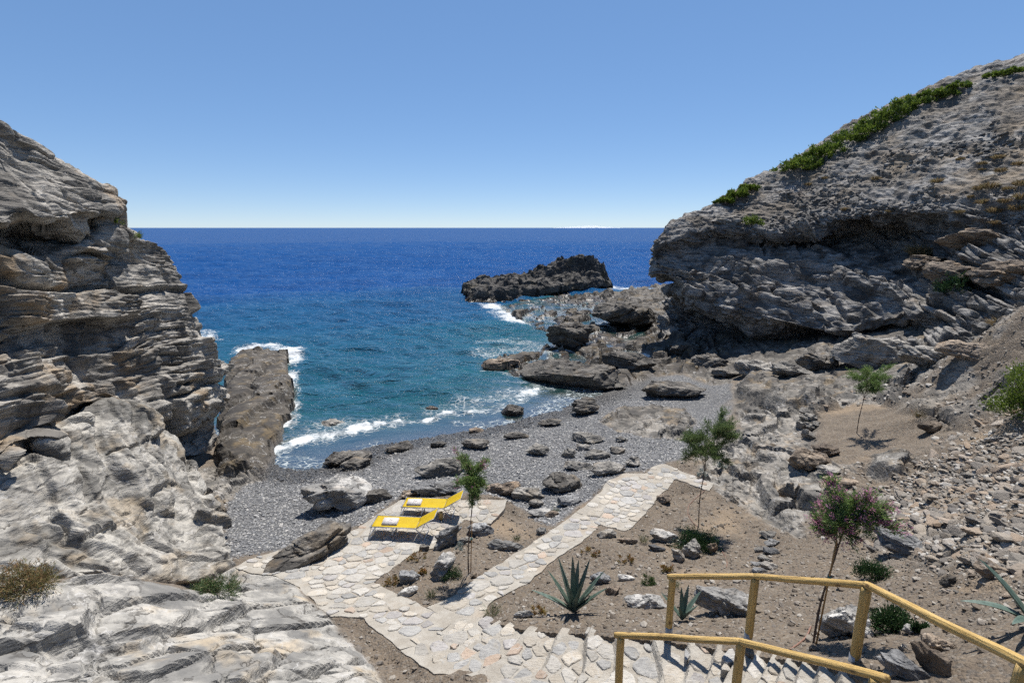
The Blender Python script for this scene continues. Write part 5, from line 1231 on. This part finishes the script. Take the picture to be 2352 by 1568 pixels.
def cushion(name, label, cat, px, py, w, h, mat, n, seed, leaf=(.03, .06), lw=(.008, .016), group=None, spiky=.4, z=None, pos=None, size=None):
    rg = np.random.default_rng(seed)
    if pos is None:
        b = hit(px, py); m = ((b-ORI)@np.array([0, CP, -SP]))/FPX; rx = w*m/2; rz = h*m*.62; dv = b[:2]/np.hypot(*b[:2]); b = b + np.array([dv[0], dv[1], 0])*rx*.6; b[2] = float(gh(b[0], b[1]))
    else: b = np.array(pos); rx, rz = size
    root = empty(name, b); tag(root, label, cat, group)
    st_ = []; nb = max(5, n//220)
    for k in range(nb):
        a = rg.uniform(0, 6.28); e = np.array([math.cos(a)*rx*.6, math.sin(a)*rx*.6, rz*rg.uniform(.4, .8)]); st_.append(tube_np([(0, 0, -.03), e*.5+np.array([0, 0, rz*.08]), e], [.008, .006, .003], 5))
    V, F = join(st_); mesh_np('stems', V, F, M['bark'], root)
    nc = max(8, n//45); d = rg.normal(size=(nc, 3)); d[:, 2] = np.abs(d[:, 2]); d /= np.linalg.norm(d, axis=1, keepdims=True); cen = d*np.array([rx, rx*.8, rz])*(rg.uniform(.45, 1.05, (nc, 1)))*(1+.25*fbm(d*2.2+seed, 2, seed)[:, None])
    i = rg.integers(0, nc, n); s = min(rx, rz); off = rg.normal(0, .16*s, (n, 3)); PP = cen[i]+off; PP[:, 2] = np.maximum(PP[:, 2], 0.0)
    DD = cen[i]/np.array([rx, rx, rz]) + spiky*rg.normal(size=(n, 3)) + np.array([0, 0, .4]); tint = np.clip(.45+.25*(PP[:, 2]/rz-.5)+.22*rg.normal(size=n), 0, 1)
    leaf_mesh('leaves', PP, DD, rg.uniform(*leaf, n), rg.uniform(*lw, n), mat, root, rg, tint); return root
def tuft(name, label, cat, px, py, w, h, mat, n, seed, group=None, pos=None, size=None, lw=(.004, .008), lean=.5):
    rg = np.random.default_rng(seed)
    if pos is None: b = hit(px, py); m = ((b-ORI)@np.array([0, CP, -SP]))/FPX; rx, rz = w*m/2, h*m
    else: b = np.array(pos); rx, rz = size
    a = rg.uniform(0, 6.28, n); r_ = np.sqrt(rg.random(n))*rx*.55; P = np.c_[np.cos(a)*r_, np.sin(a)*r_, -.02+0*a]
    D = np.c_[np.cos(a)*r_/rx*lean*2, np.sin(a)*r_/rx*lean*2, np.ones(n)] + rg.normal(0, .25, (n, 3)); V, F = blades(P, D, rg.uniform(.55, 1.05, n)*rz, rg.uniform(*lw, n)*max(1, rz*2), rg, curve=.6)
    o = mesh_np(name, V, F, M[mat], attrs={'tint': np.repeat(rg.random(n), 4)}, loc=b); return tag(o, label, cat, group)

cushion('ground_cover_plant', 'dark green ground cover mound at the foot of the middle tamarisk', 'shrub', 1598, 1268, 112, 62, 'shrub', 5200, 31, (.04, .08), (.012, .022))
cushion('cushion_shrub', 'round dark green cushion shrub behind the sloping handrail', 'shrub', 2050, 1452, 88, 84, 'shrub', 4600, 32, (.03, .06), (.010, .018))
cushion('cushion_shrub', 'spreading dark green cushion below the pink tamarisk', 'shrub', 2004, 1336, 86, 56, 'shrub', 3600, 33, (.03, .06), (.010, .018))
cushion('cushion_shrub', 'small dark green cushion right of the round one by the handrail', 'shrub', 2114, 1452, 30, 38, 'shrub', 1200, 34, (.03, .05), (.008, .015))
cushion('cushion_shrub', 'grey-green cushion against the white marble rock in the small bed', 'shrub', 1040, 1332, 50, 36, 'shrub', 1900, 35, (.03, .06), (.006, .012), spiky=.6)
cushion('seedling_shrub', 'small green seedling bush in the soil left of the first rail post', 'shrub', 1490, 1345, 32, 30, 'tuft', 700, 36, (.04, .07), (.010, .018))
cushion('silver_plant', 'silvery dusty plant by the stake of the first tamarisk', 'plant', 1060, 1262, 26, 22, 'silver', 520, 37, (.03, .06), (.012, .02))
cushion('silver_plant', 'small silvery rosette on soil by the bedrock behind the middle tamarisk', 'plant', 1655, 1084, 22, 20, 'silver', 420, 38, (.05, .08), (.016, .024))
cushion('silver_plant', 'silvery rosette beside the end of the low path wall', 'plant', 1612, 1098, 22, 20, 'silver', 380, 39, (.05, .08), (.016, .024))
cushion('side_bush', 'tall green bush with yellow tips cut by the right edge', 'bush', 2352, 965, 130, 190, 'ridge', 7500, 40, (.06, .11), (.02, .035))
for k, (px, py, w, h, lab) in enumerate([(962,1288,52,24,'rusty red succulent patch with one mauve flower near the front lounger'), (902,1346,40,28,'rusty green succulent patch in the left corner of the small bed'), (972,1322,20,18,'small orange succulent left of the white marble rock'), (1360,1278,46,24,'low yellow-green succulent patch below the path end'), (1440,1296,44,20,'succulent patch with a single red flower in the right bed'), (1530,1318,30,26,'yellow-green succulent clump above the far handrail'), (1235,1412,34,24,'little yellow-orange succulent at the lower left of the big agave')]):
    cushion('succulent_patch', lab, 'succulent', px, py, w, h, 'succulent', 520, 50+k, (.03, .05), (.014, .022))
for k, (px, py, w, h, lab) in enumerate([(990,1372,24,30,'green grass tuft at the lower edge of the small bed'), (1130,1415,30,44,'thin grass tuft with a tall stem beside the stair top'), (1478,1245,20,28,'green onion-like tuft left of the smooth white slab'), (1186,1240,18,18,'tiny green tuft beside the flat white wedge'), (1277,1175,22,14,'small weed tuft at the upper path edge'), (1548,1348,26,26,'small green sprig beyond the first rail post')]):
    tuft('grass_tuft', lab, 'grass tuft', px, py, w, h, 'tuft', 120, 70+k)
cushion('coastal_tuft', 'rusty and green heathy tuft on the outcrop at the left edge', 'tuft', 60, 1378, 140, 92, 'rusty_tuft', 4200, 80, (.06, .12), (.008, .014), spiky=.9)
cushion('coastal_tuft', 'bushy green tuft hanging on the rim of the pale outcrop', 'tuft', 492, 1378, 104, 58, 'tuft', 3600, 81, (.06, .12), (.007, .013), spiky=.9)
cushion('coastal_tuft', 'small brown dry tuft on a ledge of the left cliff', 'tuft', 0, 0, 0, 0, 'rusty_tuft', 500, 82, (.08, .14), (.012, .02), spiky=.8, pos=aty(342, 858, 19.0), size=(.32, .3))
cushion('ledge_plant', 'yellow-green plant under the overhanging lip of the left cliff', 'plant', 0, 0, 0, 0, 'ridge', 500, 83, (.08, .14), (.012, .02), pos=aty(252, 518, 20.4), size=(.4, .3))
cushion('ledge_plant', 'yellow-green plant on the sloping ledge of the left cliff', 'plant', 0, 0, 0, 0, 'ridge', 500, 84, (.08, .14), (.012, .02), pos=aty(300, 548, 20.6), size=(.35, .3))

# ridge and hillside plants of the headland sit on its surface
def on_head(px, py):
    Pf = CLR_P.reshape(-1, 3); d = Pf-ORI; dep_ = d@np.array([0, CP, -SP]); u = d[:, 0]/dep_*FPX+1176; v = 784 - (d@np.array([0, SP, CP]))/dep_*FPX
    e = (u-px)**2+(v-py)**2; k = np.where((e < 90) & (dep_ > 0))[0]
    k = k if len(k) else np.array([e.argmin()]); return Pf[k[dep_[k].argmin()]]
for k, (px, py, w, h) in enumerate([(1668,446,36,22),(1700,434,56,34),(1720,420,40,24),(1830,372,70,46),(1850,366,60,40),(1870,352,74,48),(1905,336,80,50),(1945,312,84,54),(1985,292,84,56),(2020,272,84,54),(2055,250,84,50),(2090,232,80,44),(2125,212,76,38),(2155,204,60,30),(2200,192,50,22),(2300,160,60,20),(2340,150,60,20)]):
    p = on_head(px, py+8); m = p[1]/FPX*.98
    cushion('ridge_shrub', ORD[k]+' low green shrub from the seaward end of the headland ridge', 'shrub', 0, 0, 0, 0, 'ridge', 1500, 100+k, (.16, .32), (.09, .15), group='shrubs along the headland ridge', pos=p-np.array([0, 0, .1]), size=(w*m*.60, h*m*.42))
for px, py, w, h, lab, sd_ in ((2185,640,120,60,'pinkish boulder on the headland flank left of the gully',231),(2290,655,140,80,'big rounded pinkish rock low on the headland flank at the right edge',232),(2250,560,170,64,'long buff rock ledge high on the headland flank near the right edge',233),(2120,610,90,40,'small buff rock below the dry grass on the headland ledge',234),(1660,516,70,34,'loose grey block on the rim of the headland above the tip',235)):
    boulder('boulder', lab, 'boulder', px, py, w, h, 'boulder_tan' if sd_ < 235 else 'boulder', sd_, -.15, .7, pos=on_head(px, py))
cushion('hill_shrub', 'single bright green shrub on the headland face below the ridge end', 'shrub', 0, 0, 0, 0, 'ridge', 900, 130, (.10, .2), (.06, .1), pos=on_head(1722, 508), size=(.8, .7))
cushion('hill_shrub', 'dark green shrub in the gully right of the headland bulge', 'shrub', 0, 0, 0, 0, 'shrub', 1100, 131, (.10, .18), (.05, .09), pos=on_head(2180, 668), size=(.9, .9))
rg = np.random.default_rng(77)
dry = [(2310,430,1),(2290,390,1),(2335,370,1),(2250,460,1),(2280,480,1),(2330,480,1),(2200,480,1),(2150,410,1),(2340,420,1),(2300,460,1),(2265,425,1),(2345,455,1)] + [(rg.uniform(1850, 2345), rg.uniform(330, 520), 0) for _ in range(18)]
dry = sorted(d_ for d_ in dry if not (d_[1] < 400 and d_[0] < 2050))
for k, (px, py, bg_) in enumerate(dry):
    p = on_head(px, py); s = rg.uniform(.5, .95)*(.85 if bg_ else .6)
    tuft('dry_tuft', ORD[k]+' straw-coloured grass clump from the left on the upper right slope', 'grass tuft', 0, 0, 0, 0, 'dry', 150, 140+k, 'dry grass tufts on the headland slope', p-np.array([0, 0, .05]), (s*.7, s*.8), (.03, .06), .8)
tuft('dry_tuft', 'tall dry grass tuft on the ledge above the dark gully', 'grass tuft', 0, 0, 0, 0, 'dry', 260, 190, None, on_head(2105, 590), (.9, 1.3), (.02, .04), .6)
tuft('dry_tuft', 'dry brown tuft above the tall bush at the right edge', 'grass tuft', 0, 0, 0, 0, 'dry', 260, 191, None, on_head(2310, 760), (.9, .9), (.02, .04), .8)
tuft('dry_tuft', 'small rusty tuft at the back of the bare soil terrace', 'grass tuft', 2110, 958, 40, 28, 'rusty_tuft', 160, 192)

# ------------------------------------------------------------------ agaves
def mat_agave():
    N = NT('agave_leaf'); co = N.n('TexCoord').outputs['Object']; t = N.attr('tint')
    c = N.mix(N.step(N.noise(N.mapping(co, (0, 0, 0), (3, 3, 1)), 3, 4), .35, .65), (.085, .135, .105), (.15, .205, .165)); c = N.mix(N.step(t, .97, 1.0), c, (.10, .05, .03)); c = N.mix(N.step(t, .1, .0, 0, .5), c, (.40, .42, .30))
    return N.finish(N.bsdf(Base_Color=c, Roughness=.5, Specular_IOR_Level=.4, Normal=N.bump(N.noise(co, 18, 3), .15, .02)))
M['agave'] = mat_agave()
def agave(label, px, py, leaves, wd, pos=None):
    b = hit(px, py) if pos is None else np.array(pos); root = empty('agave_plant', b); tag(root, label, 'agave', 'agave plants')
    for k, (az, el, L, droop) in enumerate(leaves):
        d = np.array([math.cos(az)*math.cos(el), math.sin(az)*math.cos(el), math.sin(el)]); side = np.array([-math.sin(az), math.cos(az), 0]); nrm = np.cross(d, side); nrm = nrm if nrm[2] > 0 or el > 1.3 else -nrm
        V = []; tt = np.linspace(0, 1, 12); ti = []
        for t in tt:
            w = wd*(.75+.5*math.sin(min(t*2.2, 1.57)))*(1-t**2.2)**.9 + .002; c = d*L*t + np.array([0, 0, .04]) - np.array([0, 0, 1])*droop*L*t*t + np.array([d[0], d[1], 0])*droop*L*.4*t*t
            th_ = .022*(1-t)+.003
            for s in (-1, -.5, 0, .5, 1): V.append(c + side*w*.5*s + nrm*(abs(s)**1.6*w*.22)); ti.append(t)
            for s in (1, .5, 0, -.5, -1): V.append(c + side*w*.5*s + nrm*(abs(s)**1.6*w*.22 - th_*(1-s*s*.9))); ti.append(t)
        F = []
        for i in range(11):
            for j in range(10): F.append((i*10+j, i*10+(j+1) % 10, (i+1)*10+(j+1) % 10, (i+1)*10+j))
        mesh_np('leaf', np.array(V), np.array(F)[:, ::-1], M['agave'], root, smooth_shade=True, attrs={'tint': np.array(ti)})
A = [(2.7, .95, .95, .02), (2.3, 1.15, 1.08, 0), (1.7, 1.4, 1.12, 0), (.6, 1.2, 1.1, .0), (.2, .95, 1.05, .02), (-.3, .85, .95, .03), (3.0, .55, .95, .10), (3.5, .8, .8, .05), (4.2, 1.2, .9, .0), (5.2, 1.25, .95, .0), (4.7, 1.05, .75, .03), (5.8, 1.05, .9, .02), (1.2, 1.25, 1.0, 0), (3.9, 1.0, .62, .04), (5.5, .9, .55, .04)]
agave('big blue-green agave with upright leaves in the planting bed', 1317, 1408, A, .115)
A2 = [(2.6, .8, .55, .05), (1.6, 1.3, .55, 0), (.5, .8, .6, .05), (-.5, 1.0, .45, 0), (4.0, 1.1, .4, 0), (5.0, 1.0, .42, 0), (.9, 1.2, .6, 0)]
agave('small agave growing behind the first rail post', 1566, 1425, A2, .085)
A3 = [(2.9, .6, .75, .35), (2.2, .9, .8, .15), (3.6, .7, .7, .3), (1.2, 1.1, .8, .1), (.3, .9, .7, .1), (4.4, .9, .6, .1), (5.4, .9, .6, .1)]
agave('agave with drooping leaves cut by the right edge', 2372, 1442, A3, .10)
